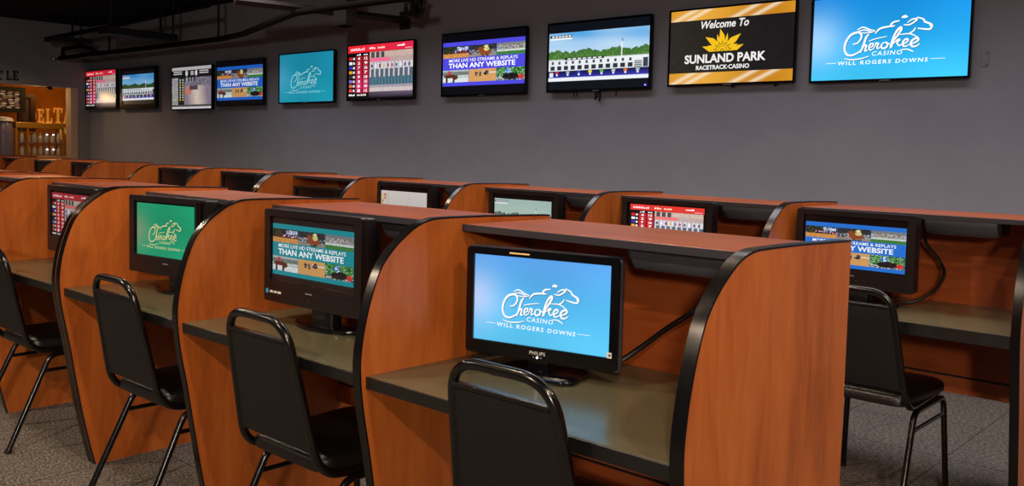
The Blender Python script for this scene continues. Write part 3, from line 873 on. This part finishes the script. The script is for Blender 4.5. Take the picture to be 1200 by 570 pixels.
for i, (dx, m_) in enumerate(((-.011, 'grey'), (0, 'whiteled'), (.011, 'grey'))):
    b = bmesh.new(); prism(b, ellipse_pts(.0022 if i != 1 else .003, .0022 if i != 1 else .003, 10, dx, z0 + .010), 'y', -.0135, -.011); obj('indicator', b, M[m_], t)
b = bmesh.new(); box(b, -.09, -.0135, z0 + h - .012, -.03, -.011, z0 + h - .008, .001); obj('top_badge', b, mat('amber_badge', '#d8b070', .4, emis='#e0b870', estr=.3), t)
b = bmesh.new(); box(b, .196, -.0135, z0 + .036, .209, -.0118, z0 + .05); obj('energy_sticker', b, M['white'], t)
b = bmesh.new(); box(b, .201, -.014, z0 + .041, .2065, -.0134, z0 + .046); obj('sticker_mark', b, M['black'], t)
b = bmesh.new(); prism(b, [(-.028, -.01), (.028, -.01), (.035, .03), (-.035, .03)], 'z', .01, z0 + .03, .003); obj('neck', b, M['gloss'], t, True)
b = bmesh.new(); prism(b, [(-.125, -.055), (-.1, -.075), (.1, -.075), (.125, -.055), (.12, .06), (.09, .085), (-.09, .085), (-.12, .06)], 'z', .0, .012, .004); obj('stand_base', b, M['gloss'], t, True)

# boxy older television monitors
def make_boxy():
    t = bpy.data.objects.new('boxy_monitor', None); C.objects.link(t)
    w, h, z0 = .49, .30, .072
    b = bmesh.new(); prism(b, rrect(w, h, .008, 3, 0, z0 + h / 2), 'y', .004, .045, .003)
    prism(b, rrect(w - .07, h - .06, .02, 3, 0, z0 + h / 2), 'y', .045, .105, .015); obj('casing', b, M['plastic'], t, True)
    o = obj('bezel', frame_bm(w + .004, h + .003, .030, .07, .022, -.012, .006, .008), M['brownplastic'], t, True); o.location.z = z0 - .0015
    b = bmesh.new(); box(b, -.2, -.0135, z0 + .058, .2, -.0115, z0 + .0595); 
    obj('chin_groove', b, M['black'], t)
    for i in range(7):
        b = bmesh.new(); box(b, -.02 + i * .013, -.0145, z0 + .022, -.013 + i * .013, -.0115, z0 + .0255, .0006); obj('button', b, M['plastic'], t)
    b = bmesh.new(); box(b, -.022, -.0128, z0 + .042, .012, -.0118, z0 + .046); obj('brand_mark', b, M['grey'], t)
    b = bmesh.new(); prism(b, rrect(.11, .05, .015, 3, 0, .055), 'z', .012, z0 + .03, .002); obj('neck', b, M['plastic'], t, True)
    b = bmesh.new(); prism(b, ellipse_pts(.16, .1, 40, 0, .085), 'z', 0, .014, .005); obj('stand_base', b, M['gloss'], t, True)
    return t
BOXY = make_boxy()
PANEL = {'brown': mat('unlit_brown_panel', '#2a1d18', .25), 'dark': mat('unlit_panel', '#0d0c10', .25)}
def boxy(x, y, rz, label, key=None, sw=.42, sh=.2, sx=0, szc=None, sz=1.0, gain=1.0, dz=0, back='dark'):
    t = dup(BOXY, (x, y, .74), rz, label)
    tag(t, label, 'monitor')
    t['group'] = 'boxy desk monitors'
    if dz: t.scale.z = dz
    b = bmesh.new(); box(b, -.216, -.002, .141, .216, .004, .351); obj('display_panel', b, PANEL[back], t)
    if key: put_screen(key, sw, sh, t, (sx, -.003, (szc or 1.0) - .74), gain)
    return t
t = boxy(-2.365, 1.68, math.radians(1.5), 'boxy dark monitor with a teal slogan and photo grid, second desk in the front row', 'site_teal', .415, .192, -.004, .985, gain=.8, back='brown')
b = bmesh.new(); box(b, -.235, -.0135, .076 + .02, -.222, -.0118, .076 + .034); obj('blue_sticker', b, mat('blue_sticker', '#3a9ad0', .5), t)
for i in range(3):
    b = bmesh.new(); box(b, -.212 + i * .022, -.0135, .099, -.196 + i * .022, -.0118, .106); obj('white_sticker', b, M['white'], t)
t = boxy(-3.30, 1.68, math.radians(7), 'boxy dark monitor with a green horse logo screen, third desk in the front row', 'logo_green', .37, .212, -.022, .978, gain=.8)
b = bmesh.new(); tube(b, [(.215, -.018, .078), (.215, -.018, .365)], .013, 12); obj('speaker_column', b, M['gloss'], t, True)
boxy(-4.19, 1.68, math.radians(1), 'boxy dark monitor with a dim red race table, leftmost lit one in the front row', 'bet_dim', .41, .205, -.012, .978, gain=.6)
boxy(-1.42, 3.615, math.radians(-4), 'boxy black monitor with a blue slogan and photo grid, in the rear row at right', 'site_desk_blue', .42, .178, 0, .973, gain=.95)
boxy(-2.306, 3.615, 0, 'boxy black monitor with a bright red race table, in the rear row', 'bet_warm', .405, .205, 0, .982, gain=1.15)
boxy(-3.20, 3.615, 0, 'boxy black monitor with pale sky and tree line, in the rear row', 'gate_pale', .405, .20, -.006, .965, gain=.8)
boxy(-4.16, 3.615, 0, 'boxy black monitor with a whitish picture and small red figures, in the rear row', 'white', .42, .195, -.01, .965, gain=.95)
boxy(-5.065, 3.615, 0, 'low dark unlit monitor below the amber card of painted light in the rear row', dz=.83)
boxy(-6.02, 3.615, 0, 'dark unlit monitor in the rear row just left of the doubled divider')
boxy(-7.02, 3.615, 0, 'dark unlit monitor first right of the shelfless rear carrel')
boxy(-8.78, 3.615, 0, 'dark unlit monitor first left of the shelfless rear carrel')
boxy(-9.70, 3.615, 0, 'dark unlit monitor second left of the shelfless rear carrel')

for o in list(BOXY.children): bpy.data.objects.remove(o)
bpy.data.objects.remove(BOXY)

# ------------------------------------------------------------------ wall televisions
TVS = [(-12.766, .985, 1.77, 2.31, 'bet', .012, 'wall television with a red race table, leftmost of the row, beside the bar opening', .75),
       (-11.642, 1.0, 1.755, 2.30, 'gate_tv', .05, 'wall television with blue sky, trees and a starting gate in a thick black frame', .75),
       (-10.254, .973, 1.725, 2.255, 'paddock', .012, 'wall television with a pale grey racetrack lane and black list', .85),
       (-9.176, .986, 1.76, 2.275, 'site_blue', .012, 'smaller looking wall television with deep blue slogan band and photo grid', .8),
       (-7.906, .971, 1.764, 2.29, 'logo_teal', .012, 'wall television with dim teal horse logo screen', .85),
       (-6.722, .984, 1.774, 2.314, 'bet', .012, 'wall television with a red race table beside the hanging steel bar', 1.05),
       (-5.371, .994, 1.784, 2.332, 'site_violet', .014, 'wall television with violet slogan band and photo grid', 1.1),
       (-4.17, .974, 1.79, 2.33, 'gate', .016, 'wall television with bright sky and starting gate, cables dangling below', 1.0),
       (-3.065, .946, 1.803, 2.336, 'sun', .012, 'wall television with golden sun emblem and welcome text on black', 1.0),
       (-2.024, .938, 1.794, 2.322, 'logo_blue', .012, 'wall television with bright blue horse logo, rightmost of the row', 1.1)]
for i, (cx, w, za, zb, key, bz, lab, gain) in enumerate(TVS):
    h = zb - za
    t = thing('wall_television', lab, 'television', (cx, 5.5, za), 0, 'televisions on the back wall')
    obj('bezel', frame_bm(w, h, bz, bz * 1.3, bz, -.006, .012, .005), M['gloss'], t, True)
    b = bmesh.new(); prism(b, rrect(w - .004, h - .004, .006, 3, 0, h / 2), 'y', .004, .03, .003); prism(b, rrect(w * .7, h * .7, .02, 3, 0, h / 2), 'y', .03, .05, .004); obj('casing', b, M['plastic'], t, True)
    b = bmesh.new(); box(b, -.1, .046, h / 2 - .08, .1, .06, h / 2 + .08); obj('wall_bracket', b, M['black'], t)
    put_screen(key, w - 2 * bz, h - 2.3 * bz, t, (0, .002, bz * 1.3 + (h - 2.3 * bz) / 2), gain)
    b = bmesh.new(); box(b, -.03, -.0075, .003, .03, -.005, .008); obj('brand_mark', b, M['grey'], t)
    if i == 7:
        b = bmesh.new(); prism(b, ellipse_pts(.006, .006, 12, w / 2 - .04, .035), 'y', -.009, -.005); obj('power_light', b, M['led'], t)
        for k, (dx, ln) in enumerate(((-.23, .035), (-.2, .03), (-.02, .06), (.0, .045), (.02, .07), (.17, .03))):
            b = bmesh.new(); tube(b, catmull([(dx, .02, .01), (dx + .006, .02, -ln * .6), (dx - .004, .025, -ln)], 4), .005 if k not in (2, 4) else .009, 6); obj('dangling_cable', b, M['cord'], t, True)
    if i == 8:
        for dx in (.03, .34):
            b = bmesh.new(); box(b, dx - .012, .01, -.014, dx + .012, .03, .002, .003); obj('mount_screw', b, M['plastic'], t)
# wall plate
t = thing('wall_outlet', 'small grey wall plate right of the rightmost wall television', 'outlet', (-1.497, YW, 1.86))
b = bmesh.new(); box(b, -.022, -.006, 0, .022, 0, .09, .002); obj('plate', b, mat('plate_grey', '#84838a', .7), t)
for z in (.012, .078):
    b = bmesh.new(); box(b, .008, -.008, z - .004, .014, -.0055, z + .004); obj('screw', b, M['black'], t)

# ------------------------------------------------------------------ chairs
def make_chair():
    t = bpy.data.objects.new('stacking_chair', None); C.objects.link(t)
    r = .0125; hw = .144; hb = .188
    def side(s): return [(s * .176, .22, .412), (s * hb, -.168, .412), (s * hw, -.255, .85)]
    pts = side(-1) + side(1)[::-1]
    b = bmesh.new(); tube(b, fillet(pts, [0, .085, .085, .085, .085, 0], 8), r, 12); obj('back_frame', b, M['tube'], t, True)
    # backrest: slightly crowned pad between the tubes
    z0, z1 = .485, .795
    def yb(z): return -.168 - .087 * (z - .412) / .438
    def xb(z): return hb + (hw - hb) * (z - .412) / .438
    b = bmesh.new(); nx, nzz = 10, 10; G = {}
    for side_ in (0, 1):
        for i in range(nx + 1):
            for j in range(nzz + 1):
                u = i / nx * 2 - 1; z = z0 + (z1 - z0) * j / nzz
                edge = (1 - abs(u) ** 4) * (1 - abs(j / nzz * 2 - 1) ** 6)
                y = yb(z) + (-.006 - .006 * edge if side_ == 0 else .006 + .02 * edge)
                G[side_, i, j] = b.verts.new((u * (xb(z) - .008), y, z))
    for side_ in (0, 1):
        for i in range(nx):
            for j in range(nzz): b.faces.new([G[side_, i, j], G[side_, i + 1, j], G[side_, i + 1, j + 1], G[side_, i, j + 1]])
    rim = [(i, 0) for i in range(nx)] + [(nx, j) for j in range(nzz)] + [(i, nzz) for i in range(nx, 0, -1)] + [(0, j) for j in range(nzz, 0, -1)]
    for k in range(len(rim)):
        a, c = rim[k], rim[(k + 1) % len(rim)]; b.faces.new([G[0, *a], G[0, *c], G[1, *c], G[1, *a]])
    bk = obj('backrest', b, M['backvinyl'], t, True)
    b = bmesh.new(); box(b, -(xb(z1) - .01), yb(z1) - .013, z1 - .004, xb(z1) - .01, yb(z1) + .008, z1 + .006, .003); obj('top_piping', b, M['vinyl'], bk, True)
    # seat cushion
    out = []
    base = [(-.178, -.16), (.178, -.16), (.205, .265), (-.205, .265)]
    rr = [.05, .05, .07, .07]
    for i in range(4):
        p, a, c = Vector(base[i]), Vector(base[i - 1]), Vector(base[(i + 1) % 4])
        q0 = p + (a - p).normalized() * rr[i]; q1 = p + (c - p).normalized() * rr[i]
        for j in range(7):
            s = j / 6; out.append(q0 * (1 - s) ** 2 + p * 2 * s * (1 - s) + q1 * s * s)
    b = bmesh.new(); rows = []
    for ins, z in ((.012, .415), (0, .423), (0, .446), (.006, .458), (.02, .466), (.06, .473), (.12, .476)):
        k = 1 - ins / .2; rows.append([b.verts.new((q.x * k, .03 + (q.y - .03) * k, z)) for q in out])
    for A, Bq in zip(rows, rows[1:]):
        for i in range(len(A)): b.faces.new([A[i], A[(i + 1) % len(A)], Bq[(i + 1) % len(A)], Bq[i]])
    b.faces.new(rows[0][::-1]); b.faces.new(rows[-1]); obj('seat', b, M['vinyl'], t, True)
    for s in (-1, 1):
        x = s * .19
        b = bmesh.new(); tube(b, fillet([(x, .06, .392), (x, -.085, .392), (x * 1.1, -.267, .0)], .04, 7), .0115, 10); l = obj('leg', b, M['tube'], t, True)
        b = bmesh.new(); tube(b, [(x * 1.097, -.262, .014), (x * 1.1, -.267, 0)], .0145, 10); obj('foot_cap', b, M['black'], l, True)
        b = bmesh.new(); tube(b, fillet([(x, .06, .392), (x, .25, .392), (x * 1.1, .28, .0)], .045, 7), .0115, 10); l = obj('leg', b, M['tube'], t, True)
        b = bmesh.new(); tube(b, [(x * 1.097, .279, .014), (x * 1.1, .28, 0)], .0145, 10); obj('foot_cap', b, M['black'], l, True)
        b = bmesh.new(); tube(b, [(x * 1.015, -.115, .325), (x * 1.015, .256, .325)], .008, 8); obj('stretcher', b, M['tube'], t, True)
    b = bmesh.new(); tube(b, [(-.19, .1, .392), (.19, .1, .392)], .009, 8); obj('cross_bar', b, M['tube'], t, True)
    return t
CH = make_chair()
chairs = [(-1.266, 1.622, 0, 'black vinyl chair pushed in at the nearest front desk, cut by the bottom photo edge'),
          (-2.192, 1.622, 0, 'black vinyl chair before the teal slogan monitor, second in the front row'),
          (-3.092, 1.622, 0, 'black vinyl chair before the green logo monitor, third in the front row'),
          (-4.27, 1.622, 0, 'black vinyl chair at the left photo edge, fourth in the front row'),
          (-1.294, 3.546, 0, 'black vinyl chair in the aisle at the rear row, right of the end panel')]
for i, (x, y, rz, lab) in enumerate(chairs):
    if i == 0: CH.location = (x, y, 0); CH.rotation_euler = (0, 0, rz); tag(CH, lab, 'chair', 'black chairs at the carrels')
    else: dup(CH, (x, y, 0), rz, lab, 'black chairs at the carrels')
CH.scale.z = 1.018

# high black seat back at the left edge
t = thing('high_back_chair', 'black high backed seat leaning at the far left photo edge, behind the front row', 'chair', (-9.15, 2.83, 0))
b = bmesh.new(); prism(b, [(.2, .45), (.235, 1.05), (.215, 1.3), (.15, 1.52), (.02, 1.68), (-.3, 1.7), (-.3, .45)], 'y', -.04, .04, .02); o = obj('backrest', b, M['black'], t, True); o.rotation_euler = (0, 0, math.radians(20))
b = bmesh.new(); prism(b, rrect(.5, .46, .06, 5, -.02, -.22), 'z', .42, .5, .02); obj('seat', b, M['black'], t, True)
b = bmesh.new(); tube(b, [(-.02, -.2, .03), (-.02, -.2, .43)], .03, 12); obj('pedestal', b, M['tube'], t, True)
b = bmesh.new(); lathe(b, [(.24, 0), (.24, .02), (.05, .05)], 24, -.02, -.2); obj('base', b, M['tube'], t, True)

# ------------------------------------------------------------------ bar seen through the opening
bc = thing('bar_counter', 'bar counter with grey top and dark front inside the opening at far left', 'counter', (0, 0, 0))
b = bmesh.new(); box(b, -14.62, 3.3, 1.04, -13.42, 5.9, 1.085, .006); obj('counter_top', b, mat('counter_grey', '#8a7f78', .35), bc)
b = bmesh.new(); box(b, -14.55, 3.3, 0, -13.5, 5.9, 1.04); obj('front_panel', b, mat('bar_dark', '#171210', .6), bc)
t = thing('display_shelf', 'gold framed glassware shelf standing on the bar counter', 'shelf', (-14.2, 5.19, 1.085))
b = bmesh.new(); box(b, -.14, -.335, .40, .14, .335, .485, .008); obj('crown', b, M['gold'], t)
for y in (-.325, -.175, .325):
    b = bmesh.new(); box(b, -.13, y - .014, 0, -.1, y + .014, .4, .003); box(b, .1, y - .014, 0, .13, y + .014, .4, .003); obj('post', b, M['gold'], t)
b = bmesh.new(); box(b, -.13, -.335, .0, .13, .335, .012); obj('bottom_board', b, M['gold'], t)
b = bmesh.new(); box(b, -.13, -.31, .185, .13, .31, .195); obj('middle_board', b, M['chrome'], t)
def make_bottle(k):
    t = bpy.data.objects.new('bottle', None); C.objects.link(t)
    b = bmesh.new(); prof = [[(.028, 0), (.03, .01), (.03, .09), (.012, .115), (.011, .15)], [(.02, 0), (.034, .03), (.03, .1), (.02, .12), (.022, .14)]][k]
    lathe(b, prof, 16); obj('body', b, M['glass'], t, True)
    b = bmesh.new(); lathe(b, [(.013, prof[-1][1]), (.013, prof[-1][1] + .014)], 12); obj('cap', b, M['chrome'], t, True)
    return t
BT = [make_bottle(0), make_bottle(1)]; used = [0, 0]
names = ['leftmost', 'second', 'third', 'fourth', 'fifth', 'sixth', 'rightmost']
for lv, z in ((0, 1.0972), (1, 1.2802)):
    for i in range(7):
        k = (i + lv) % 2; y = 4.95 + i * .085; lab = '%s clear glass bottle on the %s board of the gold shelf' % (names[i], ['bottom', 'middle'][lv])
        if not used[k]: o = BT[k]; used[k] = 1; o.location = (-14.12, y, z)
        else: o = dup(BT[k], (-14.12, y, z), 0, lab)
        tag(o, lab, 'bottle', 'glass bottles on the gold shelf')
for i, (y, z) in enumerate(((5.27, 1.398), (5.36, 1.398), (5.27, 1.18), (5.36, 1.18))):
    b = bmesh.new(); lathe(b, [(.0, -.011), (.010, -.006), (.014, 0), (.010, .008), (.0, .012)][1:4], 12)
    o = obj('spot_bulb', b, M['whiteled'], None, True); o.location = (-14.045, y, z - .0)
    tag(o, ['upper left', 'upper right', 'lower left', 'lower right'][i] + ' bright white bulb glowing at the front of the gold shelf', 'lamp', 'bulbs on the gold shelf')
# dispenser with white domed top
t = thing('drink_dispenser', 'grey dispenser with white rounded top standing on the bar counter at left edge', 'dispenser', (-14.1, 4.70, 1.085))
b = bmesh.new(); lathe(b, [(.12, 0), (.13, .05), (.125, .3), (.11, .46), (.08, .50)], 24); obj('body', b, mat('dispenser_grey', '#6d6478', .3), t, True)
b = bmesh.new(); lathe(b, [(.13, .49), (.12, .53), (.07, .55), (.02, .556)], 24); obj('lid', b, M['white'], t, True)
# framed pictures behind the bar
def picture(y0, y1, z0, z1, x, m, label, key=None):
    t = thing('picture_frame', label, 'picture', (x, (y0 + y1) / 2, z0), PI / 2)
    w, h = y1 - y0, z1 - z0
    obj('frame', frame_bm(w, h, .07, .06, .06, -.03, .03, .005), m, t)
    b = bmesh.new(); box(b, -w / 2 + .01, .0, .01, w / 2 - .01, .028, h - .01); obj('backing', b, mat('backing', '#3a2820', .6), t)
    if key: put_screen(key, w - .14, h - .12, t, (0, -.003, h / 2), .55)
picture(4.55, 5.22, 1.72, 2.1, -14.75, M['black'], 'black framed picture of pale stones above the dispenser', 'mosaic')
picture(5.2, 5.45, 1.45, 2.02, -15.0, mat('brown_frame', '#2c1610', .5), 'dark brown narrow frame beside the black framed picture')
for i, (y, z) in enumerate(((4.95, 2.345), (5.42, 2.345))):
    t = thing('recessed_light', ['glowing recessed light in the bar ceiling, left one', 'glowing recessed light in the bar ceiling, right one'][i], 'light', (-14.35, y, z))
    b = bmesh.new(); lathe(b, [(.075, -.004), (.075, .006)], 20); obj('trim_ring', b, M['gold'], t)
    b = bmesh.new(); lathe(b, [(.055, -.008), (.055, -.003)], 20); obj('lamp', b, M['warmlamp'], t)
b = bmesh.new(); box(b, XL - .1, 5.0, 2.02, XL - .03, 5.06, 2.062, .006); tag(obj('door_sensor', b, M['black']), 'small black sensor box under the head of the bar opening', 'sensor')

# ------------------------------------------------------------------ ceiling services
t = thing('ceiling_pipe', 'long dark sprinkler pipe rising along the back wall below the ceiling', 'pipe', (0, 0, 0))
main = [(-14.0 + .9, 5.09, 2.45), (-12.17, 5.09, 2.45), (-10.52, 5.14, 2.45), (-8.96, 5.14, 2.45), (-8.34, 5.04, 2.45), (-6.62, 4.49, 2.45), (-6.2, 4.49, 2.45), (-5.0, 4.53, 2.45)]
b = bmesh.new(); tube(b, fillet(main, .15, 5), .03, 10); obj('pipe_run', b, M['pipe'], t, True)
b = bmesh.new(); tube(b, fillet([(-13.0, 5.09, 2.45), (-13.0, 5.09, 2.57), (-12.3, 5.09, 2.57), (-11.9, 5.09, 2.47)], .05, 4), .026, 8); obj('pipe_loop', b, M['pipe'], t, True)
for x, y in ((-11.6, 5.11), (-10.0, 5.14), (-9.0, 5.14)):
    b = bmesh.new(); tube(b, [(x, y, 2.46), (x, y, 2.94)], .012, 6); obj('hanger_rod', b, M['black'], t)
b = bmesh.new(); lathe(b, [(.05, 2.425), (.05, 2.44), (.02, 2.455)], 12, -13.12, 5.02); obj('sprinkler_head', b, M['chrome'], t, True)
b = bmesh.new(); tube(b, [(-13.2, 5.0, 2.72), (-11.55, 4.95, 2.72), (-8.5, 4.74, 2.72)], .03, 8); tag(obj('conduit', b, M['pipe'], None, True), 'thin dark conduit running high above the leftmost televisions', 'pipe')
t = thing('steel_beam', 'maroon steel bar slanting under the ceiling above the red race table television', 'beam', (0, 0, 0))
b = bmesh.new(); tube(b, [(-6.75, 4.0, 2.5), (-6.55, 4.92, 2.5), (-6.42, 5.54, 2.5)], .034, 4); obj('bar', b, M['beam'], t)
b = bmesh.new(); box(b, -6.48, 5.53, 2.42, -6.36, 5.56, 2.58); obj('wall_plate', b, M['beam'], t)
t = thing('ceiling_post', 'dark maroon post hanging from the ceiling across the steel bar', 'post', (-6.2, 4.7, 2.33))
b = bmesh.new(); box(b, -.085, -.06, 0, .085, .06, .61, .006); obj('post', b, M['beam'], t)
b = bmesh.new(); box(b, -.09, -.065, 0, .09, .065, .05, .006); obj('foot_plate', b, M['beam'], t)
b = bmesh.new(); rr = random.Random(8)
for i in range(16):
    x, y = -5.85 + rr.uniform(-.06, .28), 5.1 + rr.uniform(-.06, .06)
    tube(b, catmull([(x, y, 2.93), (-5.78 + rr.uniform(-.1, .1), y, 2.7), (-5.78 + rr.uniform(-.09, .09), 5.1 + rr.uniform(-.05, .05), 2.5), (-5.76 + rr.uniform(-.05, .05), 5.1, 2.40 + rr.uniform(0, .07)), (-5.72 + rr.uniform(-.06, .1), 5.1, 2.6)], 5), .008, 5)
o = obj('cable_bundle', b, M['cord'], None, True); tag(o, 'tangled bundle of black cables hanging from the ceiling near the steel bar end', 'cable', kind='stuff')
t = thing('hanging_rack', 'black hanging rack frame below the ceiling above the second and third televisions', 'rack', (0, 0, 0))
b = bmesh.new(); box(b, -10.75, 4.6, 2.56, -10.5, 5.45, 2.64); obj('rack_plate', b, M['black'], t)
b = bmesh.new(); box(b, -12.6, 4.7, 2.6, -12.3, 5.2, 2.66); obj('rack_plate', b, M['black'], t)
for x, y in ((-10.62, 4.7), (-10.62, 5.3), (-12.45, 5.0)):
    b = bmesh.new(); tube(b, [(x, y, 2.6), (x, y, 2.94)], .015, 6); obj('hanger_rod', b, M['black'], t)

# ------------------------------------------------------------------ lights
def lamp(kind, name, loc, energy, col, rot=(0, 0, 0), **kw):
    l = bpy.data.lights.new(name, kind); l.energy = energy; l.color = srgb(col)
    for k, v in kw.items(): setattr(l, k, v)
    o = bpy.data.objects.new(name, l); C.objects.link(o); o.location = loc; o.rotation_euler = rot; return o
WARM = '#ffe3c6'
for x in (.5, -2.6, -5.7, -8.8):
    lamp('SPOT', 'downlight', (x, 1.0, 2.86), 85, WARM, spot_size=math.radians(150), spot_blend=.5, shadow_soft_size=.05)
for x in (.9, -2.2, -5.3):
    lamp('SPOT', 'downlight', (x, -.95, 2.86), 185, WARM, spot_size=math.radians(160), spot_blend=.4, shadow_soft_size=.05)
for x in (.6, -2.4, -5.4, -8.4, -11):
    lamp('SPOT', 'downlight', (x, 2.95, 2.86), 60, WARM, spot_size=math.radians(140), spot_blend=.6, shadow_soft_size=.06)
lamp('AREA', 'wall_wash', (-3.2, 4.0, 2.88), 95, '#f8f2f5', shape='RECTANGLE', size=11, size_y=.7, spread=2.4)
d = Vector((-3.2, 2.6, .9)) - Vector((2.2, -3.0, 2.3))
lamp('AREA', 'front_soft_light', (2.2, -3.0, 2.3), 120, '#fff0e4', d.to_track_quat('-Z', 'Y').to_euler(), shape='DISK', size=.4)
lamp('POINT', 'bar_point_light', (-14.6, 5.6, 2.2), 12, '#ffb050', shadow_soft_size=.1)
lamp('POINT', 'bar_point_light', (-13.72, 5.0, 1.98), 7, '#ffd090', shadow_soft_size=.06)  # unseen point light added to brighten the gold shelf and the jamb
lamp('SPOT', 'downlight', (-12.0, 3.9, 2.86), 60, '#ffd2a8', spot_size=math.radians(140), spot_blend=.6, shadow_soft_size=.06)  # extra warm spot added to tint the left end of the back wall
w = bpy.data.worlds.new('world'); bpy.context.scene.world = w; w.use_nodes = True
w.node_tree.nodes['Background'].inputs[0].default_value = (.9, .85, 1, 1); w.node_tree.nodes['Background'].inputs[1].default_value = .05
s = bpy.context.scene
s.view_settings.view_transform = 'Standard'; s.view_settings.look = 'None'; s.view_settings.exposure = 0
s.cycles.use_denoising = True; s.cycles.max_bounces = 6
